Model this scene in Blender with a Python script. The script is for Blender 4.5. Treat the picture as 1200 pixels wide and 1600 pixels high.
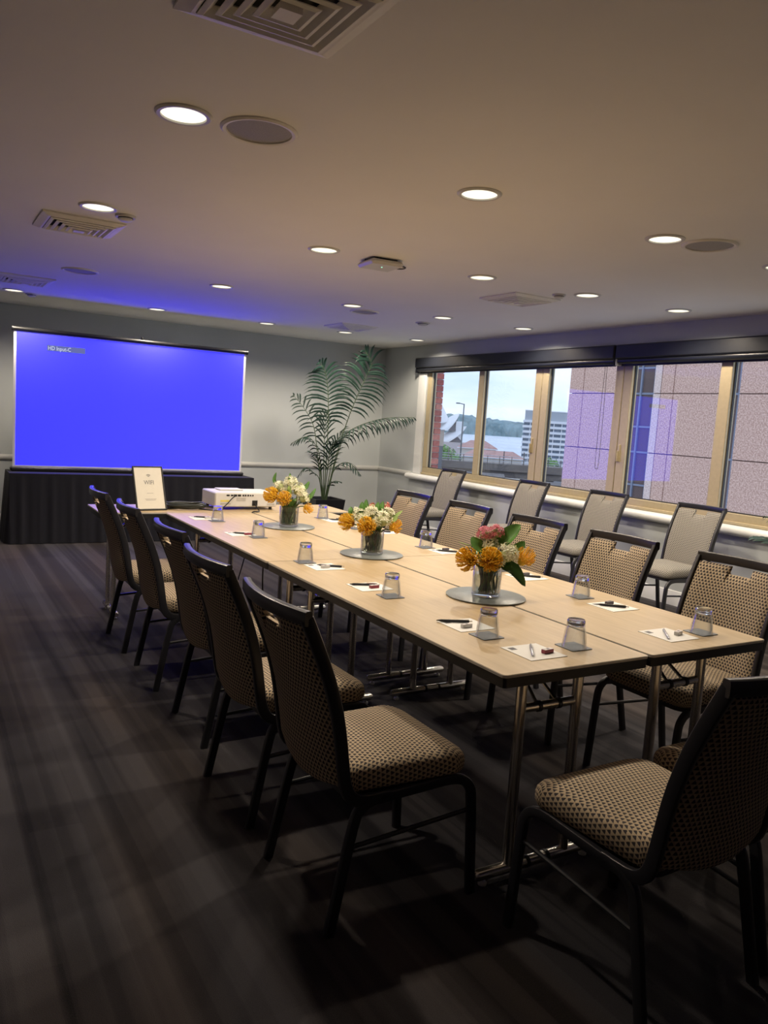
import bpy, math, random
from math import sin, cos, pi, radians, sqrt
from mathutils import Vector, Matrix

for o in list(bpy.data.objects):
    bpy.data.objects.remove(o)
scene = bpy.context.scene
COL = scene.collection
random.seed(7)

# ------------------------------------------------------------------ camera
cam_data = bpy.data.cameras.new('camera')
cam_data.sensor_fit = 'HORIZONTAL'
cam_data.sensor_width = 36.0
cam_data.lens = 1234.59 / 1200.0 * 36.0
cam_data.clip_end = 8000
cam = bpy.data.objects.new('camera', cam_data)
cam.location = (-1.4547, -1.6959, 1.4311)
cam.rotation_euler = (1.457116, -0.064167, -0.53281)
COL.objects.link(cam)
scene.camera = cam

# ------------------------------------------------------------------ world: pale overcast sky with soft cloud
world = bpy.data.worlds.new('world')
scene.world = world
world.use_nodes = True
wn = world.node_tree.nodes; wl = world.node_tree.links
wn.clear()
w_out = wn.new('ShaderNodeOutputWorld'); w_bg = wn.new('ShaderNodeBackground')
w_tc = wn.new('ShaderNodeTexCoord'); w_map = wn.new('ShaderNodeMapping')
w_map.inputs['Scale'].default_value = (1.0, 1.0, 5.0)
w_noise = wn.new('ShaderNodeTexNoise'); w_noise.inputs['Scale'].default_value = 3.2
w_noise.inputs['Detail'].default_value = 6
w_ramp = wn.new('ShaderNodeValToRGB')
w_ramp.color_ramp.elements[0].position = 0.36; w_ramp.color_ramp.elements[0].color = (0.52, 0.68, 1.0, 1)
w_ramp.color_ramp.elements[1].position = 0.66; w_ramp.color_ramp.elements[1].color = (0.84, 0.91, 1.05, 1)
wl.new(w_tc.outputs['Generated'], w_map.inputs['Vector']); wl.new(w_map.outputs['Vector'], w_noise.inputs['Vector'])
wl.new(w_noise.outputs['Fac'], w_ramp.inputs['Fac']); wl.new(w_ramp.outputs['Color'], w_bg.inputs['Color'])
w_bg.inputs['Strength'].default_value = 1.42
wl.new(w_bg.outputs['Background'], w_out.inputs['Surface'])

scene.view_settings.view_transform = 'Standard'
scene.view_settings.look = 'None'
scene.view_settings.gamma = 1.0
scene.view_settings.use_curve_mapping = False
scene.view_settings.exposure = 0.14

LAMP_POWER = 50.0          # watts of every ceiling downlight
LAMP_COLOUR = (1.0, 0.86, 0.68)
SCREEN_GLOW = 1.0

# ------------------------------------------------------------------ materials
MATS = {}
def mat(name, col, rough=0.6, metal=0.0, var=0.08, scale=30.0, bump=0.0, bscale=None, spec=0.5, trans=0.0, ior=1.45, sheen=0.0):
    if name in MATS: return MATS[name]
    m = bpy.data.materials.new(name); m.use_nodes = True
    nt = m.node_tree; b = nt.nodes['Principled BSDF']
    b.inputs['Roughness'].default_value = rough
    b.inputs['Metallic'].default_value = metal
    b.inputs['Specular IOR Level'].default_value = spec
    b.inputs['IOR'].default_value = ior
    if trans: b.inputs['Transmission Weight'].default_value = trans
    tc = nt.nodes.new('ShaderNodeTexCoord')
    nz = nt.nodes.new('ShaderNodeTexNoise'); nz.inputs['Scale'].default_value = scale; nz.inputs['Detail'].default_value = 4
    nt.links.new(tc.outputs['Object'], nz.inputs['Vector'])
    rp = nt.nodes.new('ShaderNodeValToRGB')
    rp.color_ramp.elements[0].position = 0.3; rp.color_ramp.elements[1].position = 0.7
    rp.color_ramp.elements[0].color = tuple(c * (1 - var) for c in col[:3]) + (1,)
    rp.color_ramp.elements[1].color = tuple(min(1.0, c * (1 + var)) for c in col[:3]) + (1,)
    nt.links.new(nz.outputs['Fac'], rp.inputs['Fac']); nt.links.new(rp.outputs['Color'], b.inputs['Base Color'])
    if bump:
        n2 = nt.nodes.new('ShaderNodeTexNoise'); n2.inputs['Scale'].default_value = bscale or scale * 4
        nt.links.new(tc.outputs['Object'], n2.inputs['Vector'])
        bp = nt.nodes.new('ShaderNodeBump'); bp.inputs['Strength'].default_value = bump; bp.inputs['Distance'].default_value = 0.004
        nt.links.new(n2.outputs['Fac'], bp.inputs['Height']); nt.links.new(bp.outputs['Normal'], b.inputs['Normal'])
    MATS[name] = m
    return m

def emis(name, col, strength):
    if name in MATS: return MATS[name]
    m = bpy.data.materials.new(name); m.use_nodes = True
    nt = m.node_tree; nt.nodes.clear()
    o = nt.nodes.new('ShaderNodeOutputMaterial'); e = nt.nodes.new('ShaderNodeEmission')
    e.inputs['Color'].default_value = tuple(col[:3]) + (1,); e.inputs['Strength'].default_value = strength
    nt.links.new(e.outputs[0], o.inputs['Surface'])
    MATS[name] = m
    return m

def N(nt, t, **kw):
    n = nt.nodes.new(t)
    for k, v in kw.items(): setattr(n, k, v)
    return n
def mth(nt, op, a, b=None):
    n = nt.nodes.new('ShaderNodeMath'); n.operation = op
    for i, v in enumerate((a, b)):
        if v is None: continue
        if isinstance(v, (int, float)): n.inputs[i].default_value = v
        else: nt.links.new(v, n.inputs[i])
    return n.outputs[0]

def fabric_mat(name, light, dark, period=0.0128, thr=0.22):
    m = bpy.data.materials.new(name); m.use_nodes = True
    nt = m.node_tree; b = nt.nodes['Principled BSDF']
    b.inputs['Roughness'].default_value = 0.85; b.inputs['Specular IOR Level'].default_value = 0.25
    uv = N(nt, 'ShaderNodeUVMap'); uv.uv_map = 'UVMap'
    sp = N(nt, 'ShaderNodeSeparateXYZ'); nt.links.new(uv.outputs[0], sp.inputs[0])
    k = 2 * pi / period
    x = mth(nt, 'MULTIPLY', sp.outputs[0], k); y = mth(nt, 'MULTIPLY', sp.outputs[1], k)
    s1 = mth(nt, 'SINE', x)
    s2 = mth(nt, 'SINE', mth(nt, 'ADD', mth(nt, 'MULTIPLY', x, -0.5), mth(nt, 'MULTIPLY', y, 0.866)))
    s3 = mth(nt, 'SINE', mth(nt, 'ADD', mth(nt, 'MULTIPLY', x, -0.5), mth(nt, 'MULTIPLY', y, -0.866)))
    s = mth(nt, 'ADD', s1, mth(nt, 'ADD', s2, s3))
    rp = N(nt, 'ShaderNodeValToRGB'); rp.color_ramp.interpolation = 'LINEAR'
    mr = N(nt, 'ShaderNodeMapRange'); mr.inputs[1].default_value = thr - 0.5; mr.inputs[2].default_value = thr + 0.5
    nt.links.new(s, mr.inputs[0])
    rp.color_ramp.elements[0].color = light + (1,); rp.color_ramp.elements[1].color = dark + (1,)
    rp.color_ramp.elements[0].position = 0.2; rp.color_ramp.elements[1].position = 0.8
    nt.links.new(mr.outputs[0], rp.inputs['Fac']); nt.links.new(rp.outputs[0], b.inputs['Base Color'])
    bp = N(nt, 'ShaderNodeBump'); bp.inputs['Strength'].default_value = 0.25; bp.inputs['Distance'].default_value = 0.002
    bp.invert = True
    nt.links.new(mr.outputs[0], bp.inputs['Height']); nt.links.new(bp.outputs[0], b.inputs['Normal'])
    MATS[name] = m
    return m

def carpet_mat():
    m = bpy.data.materials.new('carpet'); m.use_nodes = True
    nt = m.node_tree; b = nt.nodes['Principled BSDF']
    b.inputs['Roughness'].default_value = 0.95; b.inputs['Specular IOR Level'].default_value = 0.1
    tc = N(nt, 'ShaderNodeTexCoord')
    def stripe(sx, sy, off, lo, hi):
        mp = N(nt, 'ShaderNodeMapping'); mp.inputs['Scale'].default_value = (sx, sy, 1); mp.inputs['Location'].default_value = (off, off * .7, 0)
        nt.links.new(tc.outputs['Object'], mp.inputs['Vector'])
        nz = N(nt, 'ShaderNodeTexNoise'); nz.inputs['Scale'].default_value = 1.0; nz.inputs['Detail'].default_value = 1.0
        nt.links.new(mp.outputs[0], nz.inputs['Vector'])
        mr = N(nt, 'ShaderNodeMapRange'); mr.inputs[1].default_value = lo; mr.inputs[2].default_value = hi
        nt.links.new(nz.outputs['Fac'], mr.inputs[0])
        return mr.outputs[0]
    a = stripe(6.0, 0.06, 3.1, 0.46, 0.54)
    c = stripe(15.0, 0.12, 9.7, 0.47, 0.53)
    d = stripe(2.2, 0.45, 1.3, 0.42, 0.62)
    f = stripe(420.0, 420.0, 0.0, 0.3, 0.7)
    def planks(w, h, off):
        mp = N(nt, 'ShaderNodeMapping'); mp.inputs['Rotation'].default_value = (0, 0, pi / 2); mp.inputs['Location'].default_value = (off, off * .37, 0)
        nt.links.new(tc.outputs['Object'], mp.inputs['Vector'])
        bk = N(nt, 'ShaderNodeTexBrick'); bk.inputs['Scale'].default_value = 1.0; bk.inputs['Brick Width'].default_value = w; bk.inputs['Row Height'].default_value = h
        bk.inputs['Mortar Size'].default_value = 0.0; bk.inputs['Color1'].default_value = (0, 0, 0, 1); bk.inputs['Color2'].default_value = (1, 1, 1, 1)
        bk.offset = 0.37; bk.offset_frequency = 3
        nt.links.new(mp.outputs[0], bk.inputs['Vector'])
        return bk.outputs['Color']
    g = planks(1.9, .17, .3); h = planks(.9, .085, 1.7)
    s = mth(nt, 'ADD', mth(nt, 'MULTIPLY', a, 0.34), mth(nt, 'ADD', mth(nt, 'MULTIPLY', c, 0.16), mth(nt, 'MULTIPLY', f, 0.22)))
    s = mth(nt, 'ADD', s, mth(nt, 'ADD', mth(nt, 'MULTIPLY', g, 0.18), mth(nt, 'MULTIPLY', h, 0.10)))
    rp = N(nt, 'ShaderNodeValToRGB')
    rp.color_ramp.elements[0].position = 0.05; rp.color_ramp.elements[0].color = (0.015, 0.0145, 0.017, 1)
    rp.color_ramp.elements[1].position = 0.95; rp.color_ramp.elements[1].color = (0.084, 0.081, 0.086, 1)
    nt.links.new(s, rp.inputs['Fac'])
    mx = N(nt, 'ShaderNodeMix'); mx.data_type = 'RGBA'; mx.blend_type = 'MULTIPLY'; mx.inputs[0].default_value = 1.0
    rp2 = N(nt, 'ShaderNodeValToRGB')
    rp2.color_ramp.elements[0].color = (1.0, 0.98, 1.0, 1); rp2.color_ramp.elements[1].color = (1.03, 0.88, 0.76, 1)
    nt.links.new(d, rp2.inputs['Fac'])
    nt.links.new(rp.outputs[0], mx.inputs[6]); nt.links.new(rp2.outputs[0], mx.inputs[7])
    nt.links.new(mx.outputs[2], b.inputs['Base Color'])
    bp = N(nt, 'ShaderNodeBump'); bp.inputs['Strength'].default_value = 0.4; bp.inputs['Distance'].default_value = 0.004
    nt.links.new(f, bp.inputs['Height']); nt.links.new(bp.outputs[0], b.inputs['Normal'])
    MATS['carpet'] = m
    return m

def wood_mat():
    m = bpy.data.materials.new('maple_laminate'); m.use_nodes = True
    nt = m.node_tree; b = nt.nodes['Principled BSDF']
    b.inputs['Roughness'].default_value = 0.38; b.inputs['Specular IOR Level'].default_value = 0.5
    tc = N(nt, 'ShaderNodeTexCoord'); mp = N(nt, 'ShaderNodeMapping'); mp.inputs['Scale'].default_value = (26, 2.2, 1)
    nt.links.new(tc.outputs['Object'], mp.inputs['Vector'])
    nz = N(nt, 'ShaderNodeTexNoise'); nz.inputs['Scale'].default_value = 2.0; nz.inputs['Detail'].default_value = 6
    nt.links.new(mp.outputs[0], nz.inputs['Vector'])
    rp = N(nt, 'ShaderNodeValToRGB')
    rp.color_ramp.elements[0].position = 0.3; rp.color_ramp.elements[0].color = (0.43, 0.31, 0.165, 1)
    rp.color_ramp.elements[1].position = 0.7; rp.color_ramp.elements[1].color = (0.51, 0.38, 0.215, 1)
    nt.links.new(nz.outputs['Fac'], rp.inputs['Fac']); nt.links.new(rp.outputs[0], b.inputs['Base Color'])
    MATS['maple_laminate'] = m
    return m

def speckle_mat(name, a, bcol, scale=60):
    m = bpy.data.materials.new(name); m.use_nodes = True
    nt = m.node_tree; b = nt.nodes['Principled BSDF']; b.inputs['Roughness'].default_value = 0.9
    tc = N(nt, 'ShaderNodeTexCoord')
    nz = N(nt, 'ShaderNodeTexNoise'); nz.inputs['Scale'].default_value = scale; nz.inputs['Detail'].default_value = 3
    nt.links.new(tc.outputs['Object'], nz.inputs['Vector'])
    rp = N(nt, 'ShaderNodeValToRGB'); rp.color_ramp.elements[0].position = 0.38; rp.color_ramp.elements[1].position = 0.62
    rp.color_ramp.elements[0].color = a + (1,); rp.color_ramp.elements[1].color = bcol + (1,)
    nt.links.new(nz.outputs['Fac'], rp.inputs['Fac']); nt.links.new(rp.outputs[0], b.inputs['Base Color'])
    MATS[name] = m
    return m

def pane_mat(name, tint=(0.94, 0.955, 0.97), r0=0.058, power=5.0):
    m = bpy.data.materials.new(name); m.use_nodes = True
    nt = m.node_tree; nt.nodes.clear()
    o = N(nt, 'ShaderNodeOutputMaterial'); mx = N(nt, 'ShaderNodeMixShader')
    tr = N(nt, 'ShaderNodeBsdfTransparent'); tr.inputs[0].default_value = tint + (1,)
    gl = N(nt, 'ShaderNodeBsdfGlossy'); gl.inputs['Roughness'].default_value = 0.0
    lw = N(nt, 'ShaderNodeLayerWeight'); lw.inputs['Blend'].default_value = 0.5
    p5 = mth(nt, 'POWER', lw.outputs['Facing'], power)
    fac = mth(nt, 'ADD', r0, mth(nt, 'MULTIPLY', p5, 1 - r0))
    nt.links.new(fac, mx.inputs[0]); nt.links.new(tr.outputs[0], mx.inputs[1]); nt.links.new(gl.outputs[0], mx.inputs[2])
    nt.links.new(mx.outputs[0], o.inputs['Surface'])
    MATS[name] = m
    return m

fabric = fabric_mat('chair_fabric', (0.46, 0.36, 0.24), (0.040, 0.034, 0.036))
fabric_grey = fabric_mat('chair_fabric_grey', (0.34, 0.315, 0.265), (0.07, 0.066, 0.066))  # greyer, lower-contrast version of the chair fabric
carpet = carpet_mat(); wood = wood_mat()
frame_black = mat('chair_frame_black', (0.022, 0.022, 0.027), 0.30, 0.0, 0.05)
frame_brown = mat('chair_frame_dark_brown', (0.022, 0.018, 0.018), 0.42, 0.0, 0.05)
wall_paint = mat('wall_paint', (0.51, 0.54, 0.545), 0.8, var=0.02, scale=3, bump=0.05, bscale=300)
wall_dark = mat('dark_unseen_wall', (0.25, 0.23, 0.20), 0.7, var=0.05, scale=3)  # unseen walls, invented dark tone to cut bounce light on the chair backs
ceil_paint = mat('ceiling_paint', (0.88, 0.86, 0.82), 0.85, var=0.015, scale=2)
white_gloss = mat('white_gloss_paint', (0.74, 0.75, 0.74), 0.35, var=0.02)
rail_paint = mat('rail_paint', (0.52, 0.52, 0.50), 0.45, var=0.02)
blind_black = mat('blind_black', (0.012, 0.014, 0.02), 0.35, var=0.05)
alu_gold = mat('champagne_aluminium', (0.47, 0.39, 0.245), 0.42, 0.25, var=0.04)
alu_dark = mat('window_gasket', (0.03, 0.03, 0.03), 0.6)
window_glass = pane_mat('window_glass')
black_edge = mat('black_edge', (0.012, 0.012, 0.014), 0.5)
grey_edge = mat('grey_edge', (0.50, 0.47, 0.42), 0.5)
chrome = mat('brushed_steel', (0.72, 0.68, 0.62), 0.2, 0.95, var=0.0, scale=6)
black_plastic = mat('black_plastic', (0.015, 0.015, 0.016), 0.4)
white_plastic = mat('white_plastic', (0.64, 0.63, 0.61), 0.45, var=0.02)
cloth_black = mat('black_cloth', (0.006, 0.006, 0.011), 0.8, var=0.1, bump=0.1)
cloth_black.node_tree.nodes['Principled BSDF'].inputs['Sheen Weight'].default_value = 0.03
screen_white = mat('screen_white', (0.82, 0.82, 0.82), 0.8, var=0.01)
paper = mat('paper', (0.80, 0.79, 0.76), 0.8, var=0.01)
print_grey = mat('print_grey', (0.16, 0.16, 0.17), 0.8)
print_soft = mat('print_soft_grey', (0.45, 0.43, 0.40), 0.8)
coaster_grey = mat('coaster_grey', (0.16, 0.17, 0.19), 0.6, var=0.15)
mat_grey = mat('mat_grey', (0.17, 0.19, 0.19), 0.33, var=0.12, scale=40, bump=0.3, bscale=55)
glass = pane_mat('clear_glass', (0.965, 0.975, 0.98), 0.07, 2.2)
water = pane_mat('clear_water', (0.80, 0.82, 0.76), 0.03)
leaf_green = mat('leaf_green', (0.10, 0.24, 0.045), 0.45, var=0.25, scale=25)
leaf_dark = mat('leaf_dark_green', (0.045, 0.13, 0.035), 0.4, var=0.25, scale=25)
leaf_pale = mat('leaf_pale_green', (0.30, 0.42, 0.12), 0.5, var=0.2, scale=25)
stem_green = mat('stem_green', (0.10, 0.16, 0.05), 0.6, var=0.2)
orange = mat('flower_orange', (0.90, 0.54, 0.05), 0.55, var=0.2, scale=60)
yellow = mat('flower_yellow', (0.90, 0.52, 0.04), 0.55, var=0.15, scale=60)
amber_core = mat('flower_core', (0.35, 0.13, 0.02), 0.7)
cream = mat('flower_cream', (0.83, 0.82, 0.62), 0.55, var=0.08, scale=60)
pink = mat('flower_pink', (0.78, 0.27, 0.33), 0.55, var=0.15, scale=60)
palm_dark = mat('palm_leaf', (0.013, 0.040, 0.028), 0.42, var=0.3, scale=9)
palm_stem = mat('palm_stem', (0.07, 0.11, 0.05), 0.5, var=0.2)
pot_black = mat('planter_black', (0.012, 0.012, 0.014), 0.35)
soil = mat('soil', (0.03, 0.022, 0.015), 0.95, bump=0.5)
grille_grey = mat('speaker_grille', (0.36, 0.35, 0.35), 0.7, var=0.1, scale=200)
vent_white = mat('vent_white', (0.82, 0.79, 0.73), 0.5, var=0.02)
vent_dark = mat('vent_dark', (0.02, 0.02, 0.02), 0.8)

# ------------------------------------------------------------------ mesh helpers
class MB:
    def __init__(s): s.v = []; s.f = []; s.m = []; s.uv = {}
    def add(s, verts, faces, mi=0):
        o = len(s.v); s.v.extend([tuple(p) for p in verts])
        for f in faces: s.f.append(tuple(i + o for i in f)); s.m.append(mi)
        return o
    def box(s, x0, x1, y0, y1, z0, z1, bev=0.0, mi=0, M=None):
        if x0 > x1: x0, x1 = x1, x0
        if y0 > y1: y0, y1 = y1, y0
        if z0 > z1: z0, z1 = z1, z0
        if bev <= 0:
            v = [(x, y, z) for x in (x0, x1) for y in (y0, y1) for z in (z0, z1)]
            f = [(0, 1, 3, 2), (4, 6, 7, 5), (0, 4, 5, 1), (2, 3, 7, 6), (0, 2, 6, 4), (1, 5, 7, 3)]
        else:
            bev = min(bev, (x1 - x0) * .49, (y1 - y0) * .49, (z1 - z0) * .49)
            v = []; ix = {}
            for a in (0, 1):
                for b in (0, 1):
                    for c in (0, 1):
                        X, Y, Z = (x0, x1)[a], (y0, y1)[b], (z0, z1)[c]
                        dx, dy, dz = (bev if a == 0 else -bev), (bev if b == 0 else -bev), (bev if c == 0 else -bev)
                        ix[a, b, c, 0] = len(v); v.append((X, Y + dy, Z + dz))
                        ix[a, b, c, 1] = len(v); v.append((X + dx, Y, Z + dz))
                        ix[a, b, c, 2] = len(v); v.append((X + dx, Y + dy, Z))
            f = []
            for a in (0, 1):
                q = [ix[a, 0, 0, 0], ix[a, 1, 0, 0], ix[a, 1, 1, 0], ix[a, 0, 1, 0]]; f.append(q if a else q[::-1])
                q = [ix[0, a, 0, 1], ix[1, a, 0, 1], ix[1, a, 1, 1], ix[0, a, 1, 1]]; f.append(q[::-1] if a else q)
                q = [ix[0, 0, a, 2], ix[1, 0, a, 2], ix[1, 1, a, 2], ix[0, 1, a, 2]]; f.append(q if a else q[::-1])
                for b in (0, 1):
                    f.append([ix[a, b, 0, 0], ix[a, b, 1, 0], ix[a, b, 1, 1], ix[a, b, 0, 1]])
                    f.append([ix[a, 0, b, 0], ix[a, 1, b, 0], ix[a, 1, b, 2], ix[a, 0, b, 2]])
                    f.append([ix[0, a, b, 1], ix[1, a, b, 1], ix[1, a, b, 2], ix[0, a, b, 2]])
                    for c in (0, 1): f.append([ix[a, b, c, 0], ix[a, b, c, 1], ix[a, b, c, 2]])
        if M is not None: v = [M @ Vector(p) for p in v]
        s.add(v, f, mi); return s
    def tube(s, pts, ra, rb=None, n=10, up=(0, 0, 1), mi=0, caps=True, square=False):
        """sweep an ellipse along pts; ra (and rb) may be lists; rb is measured along 'up'"""
        pts = [Vector(p) for p in pts]; k = len(pts)
        ra = ra if isinstance(ra, (list, tuple)) else [ra] * k
        rb = ra if rb is None else (rb if isinstance(rb, (list, tuple)) else [rb] * k)
        up = Vector(up); rings = []
        for i, p in enumerate(pts):
            t = (pts[min(i + 1, k - 1)] - pts[max(i - 1, 0)]).normalized()
            u = up - t * up.dot(t)
            if u.length < 1e-4: u = Vector((1, 0, 0)) - t * t.x
            if u.length < 1e-4: u = Vector((0, 1, 0)) - t * t.y
            u.normalize(); w = t.cross(u)
            ring = []
            for j in range(n):
                a = 2 * pi * (j + .5) / n
                c, d = cos(a), sin(a)
                if square:
                    c = math.copysign(abs(c) ** .45, c); d = math.copysign(abs(d) ** .45, d)
                ring.append(p + w * (ra[i] * c) + u * (rb[i] * d))
            rings.append(ring)
        v = [q for r in rings for q in r]; f = []
        for i in range(k - 1):
            for j in range(n):
                f.append((i * n + j, i * n + (j + 1) % n, (i + 1) * n + (j + 1) % n, (i + 1) * n + j))
        if caps:
            f.append(tuple(range(n - 1, -1, -1))); f.append(tuple((k - 1) * n + j for j in range(n)))
        s.add(v, f, mi); return s
    def lathe(s, prof, n=32, c=(0, 0, 0), mi=0, closed=False):
        v = []; f = []; rows = []
        for r, z in prof:
            if r < 1e-6: rows.append([len(v)]); v.append((c[0], c[1], c[2] + z))
            else:
                rows.append(list(range(len(v), len(v) + n)))
                v += [(c[0] + r * cos(2 * pi * j / n), c[1] + r * sin(2 * pi * j / n), c[2] + z) for j in range(n)]
        pr = list(zip(rows, rows[1:])) + ([(rows[-1], rows[0])] if closed else [])
        for A, B in pr:
            for j in range(n):
                j2 = (j + 1) % n
                q = ([A[0]] if len(A) == 1 else [A[j], A[j2]]) + ([B[0]] if len(B) == 1 else [B[j2], B[j]])
                if len(q) > 2: f.append(q)
        s.add(v, f, mi); return s
    def prism(s, poly, z0, z1, mi=0, M=None):
        n = len(poly)
        v = [(p[0], p[1], z0) for p in poly] + [(p[0], p[1], z1) for p in poly]
        f = [tuple(range(n - 1, -1, -1)), tuple(range(n, 2 * n))] + [(i, (i + 1) % n, n + (i + 1) % n, n + i) for i in range(n)]
        if M is not None: v = [M @ Vector(p) for p in v]
        s.add(v, f, mi); return s
    def mesh(s, name, mats, smooth=True, angle=38):
        me = bpy.data.meshes.new(name)
        me.from_pydata(s.v, [], s.f)
        if not isinstance(mats, (list, tuple)): mats = [mats]
        for m in mats: me.materials.append(m)
        if len(mats) > 1: me.polygons.foreach_set('material_index', s.m)
        if s.uv:
            l = me.uv_layers.new(name='UVMap')
            for p in me.polygons:
                for li in p.loop_indices:
                    l.data[li].uv = s.uv.get(me.loops[li].vertex_index, (0, 0))
        if smooth:
            me.polygons.foreach_set('use_smooth', [True] * len(me.polygons))
            me.set_sharp_from_angle(angle=radians(angle))
        me.update()
        return me
    def build(s, name, mats, parent=None, smooth=True, angle=38, loc=None):
        o = bpy.data.objects.new(name, s.mesh(name, mats, smooth, angle)); COL.objects.link(o)
        if parent is not None: o.parent = parent
        if loc is not None: o.location = loc
        return o

def obj(name, me, parent=None, loc=(0, 0, 0), rz=0):
    o = bpy.data.objects.new(name, me); COL.objects.link(o)
    if parent is not None: o.parent = parent
    o.location = loc; o.rotation_euler = (0, 0, rz)
    return o
LABELS = {}
def tag(o, label, cat, group=None, kind=None):
    o['label'] = label; o['category'] = cat
    if group: o['group'] = group
    if kind: o['kind'] = kind
    LABELS.setdefault(label, []).append(o.name)
    return o
def thing(name, label, cat, loc=(0, 0, 0), rz=0, group=None):
    o = bpy.data.objects.new(name, None); COL.objects.link(o)
    o.location = loc; o.rotation_euler = (0, 0, rz); o.empty_display_size = 0.1
    return tag(o, label, cat, group)
def struct(o, label=None):
    o['kind'] = 'structure'
    if label: o['label'] = label
    return o
def copy_tree(o, parent=None):
    c = o.copy(); COL.objects.link(c); c.parent = parent
    for ch in list(o.children): copy_tree(ch, c)
    return c
def text_mesh(name, body, size, material, parent, loc, rot=(0, 0, 0), depth=0.0006, align='LEFT', sx=1.0):
    cu = bpy.data.curves.new(name, 'FONT'); cu.body = body; cu.size = size; cu.extrude = depth
    cu.align_x = align; cu.resolution_u = 2
    t = bpy.data.objects.new(name + '_tmp', cu); COL.objects.link(t)
    bpy.context.view_layer.update()
    me = bpy.data.meshes.new_from_object(t.evaluated_get(bpy.context.evaluated_depsgraph_get()))
    bpy.data.objects.remove(t); bpy.data.curves.remove(cu)
    me.materials.clear(); me.materials.append(material)
    o = bpy.data.objects.new(name, me); COL.objects.link(o); o.parent = parent
    o.location = loc; o.rotation_euler = rot; o.scale = (sx, 1, 1)
    return o
def arc(c, r, a0, a1, n):
    return [(c[0] + r * cos(a0 + (a1 - a0) * i / n), c[1] + r * sin(a0 + (a1 - a0) * i / n)) for i in range(n + 1)]
def smooth_path(pts, sub=4):
    pts = [Vector(p) for p in pts]; out = []
    for i in range(len(pts) - 1):
        p0 = pts[max(i - 1, 0)]; p1 = pts[i]; p2 = pts[i + 1]; p3 = pts[min(i + 2, len(pts) - 1)]
        for k in range(sub):
            t = k / sub
            out.append(0.5 * ((2 * p1) + (p2 - p0) * t + (2 * p0 - 5 * p1 + 4 * p2 - p3) * t * t + (3 * p1 - p0 - 3 * p2 + p3) * t ** 3))
    out.append(pts[-1]); return out

# ------------------------------------------------------------------ the room
XW, YF, ZC, XL, YB = 4.26, 8.067, 2.455, -3.0, -4.2
struct(MB().box(XL - .2, XW + .2, YB - .2, YF + .2, -0.12, 0.0).build('floor', carpet, smooth=False))
struct(MB().box(XL - .2, XW + .2, YB - .2, YF + .2, ZC, ZC + 0.15).build('ceiling', ceil_paint, smooth=False))
struct(MB().box(XL - .2, XW + .2, YF, YF + .2, 0, ZC).build('wall_far', wall_paint, smooth=False))
struct(MB().box(XL - .2, XW + .2, YB - .2, YB, 0, ZC).build('wall_back', wall_dark, smooth=False))
struct(MB().box(XL - .2, XL, YB, YF, 0, ZC).build('wall_left', wall_dark, smooth=False))
WY0, WY1, WZ0, WZ1 = 1.50, 6.95, 0.785, 2.22      # window opening
wr = MB()
wr.box(XW, XW + .09, YB, YF, 0, WZ0); wr.box(XW, XW + .09, YB, YF, WZ1, ZC)
wr.box(XW, XW + .09, WY1, YF, WZ0, WZ1); wr.box(XW, XW + .09, YB, WY0, WZ0, WZ1)
struct(wr.build('wall_right', wall_paint, smooth=False))
def moulding(prof):       # profile of (out, z)
    return prof
def run_far(prof, x0, x1, name):
    m = MB(); n = len(prof)
    v = [(x0, YF - o, z) for o, z in prof] + [(x1, YF - o, z) for o, z in prof]
    m.add(v, [(i, i + 1, n + i + 1, n + i) for i in range(n - 1)] + [tuple(range(n)), tuple(range(2 * n - 1, n - 1, -1))])
    return m
def run_right(prof, y0, y1):
    m = MB(); n = len(prof)
    v = [(XW - o, y0, z) for o, z in prof] + [(XW - o, y1, z) for o, z in prof]
    m.add(v, [(n + i, n + i + 1, i + 1, i) for i in range(n - 1)] + [tuple(range(n - 1, -1, -1)), tuple(range(n, 2 * n))])
    return m
bb = [(0, 0), (.018, 0), (.018, .095), (.012, .11), (.010, .125), (0, .13)]
cr = [(0, .735), (.012, .738), (.022, .752), (.026, .768), (.020, .785), (.010, .795), (0, .80)]
struct(run_far(bb, XL, XW, 'b').build('baseboard_far', white_gloss))
struct(run_right(bb, YB, YF - .018).build('baseboard_right', white_gloss))
struct(run_far(cr, XL, XW, 'c').build('trim_1', rail_paint), 'painted chair rail along the far wall')
struct(run_right(cr, 7.20, YF - .026).build('trim_2', rail_paint), 'short painted chair rail beside the window')
# rounded sill nosing
sill = [(0, .70), (.03, .70), (.05, .708)] + [(.055 + .035 * cos(a), .742 + .036 * sin(a)) for a in [(-1.2 + 2.7 * i / 8) for i in range(9)]] + [(.03, .782), (-.10, .784), (-.10, .70)]
struct(run_right(sill, 1.35, 7.22).build('trim_3', white_gloss), 'rounded white window sill')
struct(MB().box(XW - .022, XW, 6.955, 7.135, .784, 2.24, .006).build('trim_4', white_gloss), 'white window side casing')
struct(MB().box(XW - .022, XW, WY0 - .16, WY0 - .005, .784, 2.24, .006).build('trim_5', white_gloss), 'white window side casing')

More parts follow.
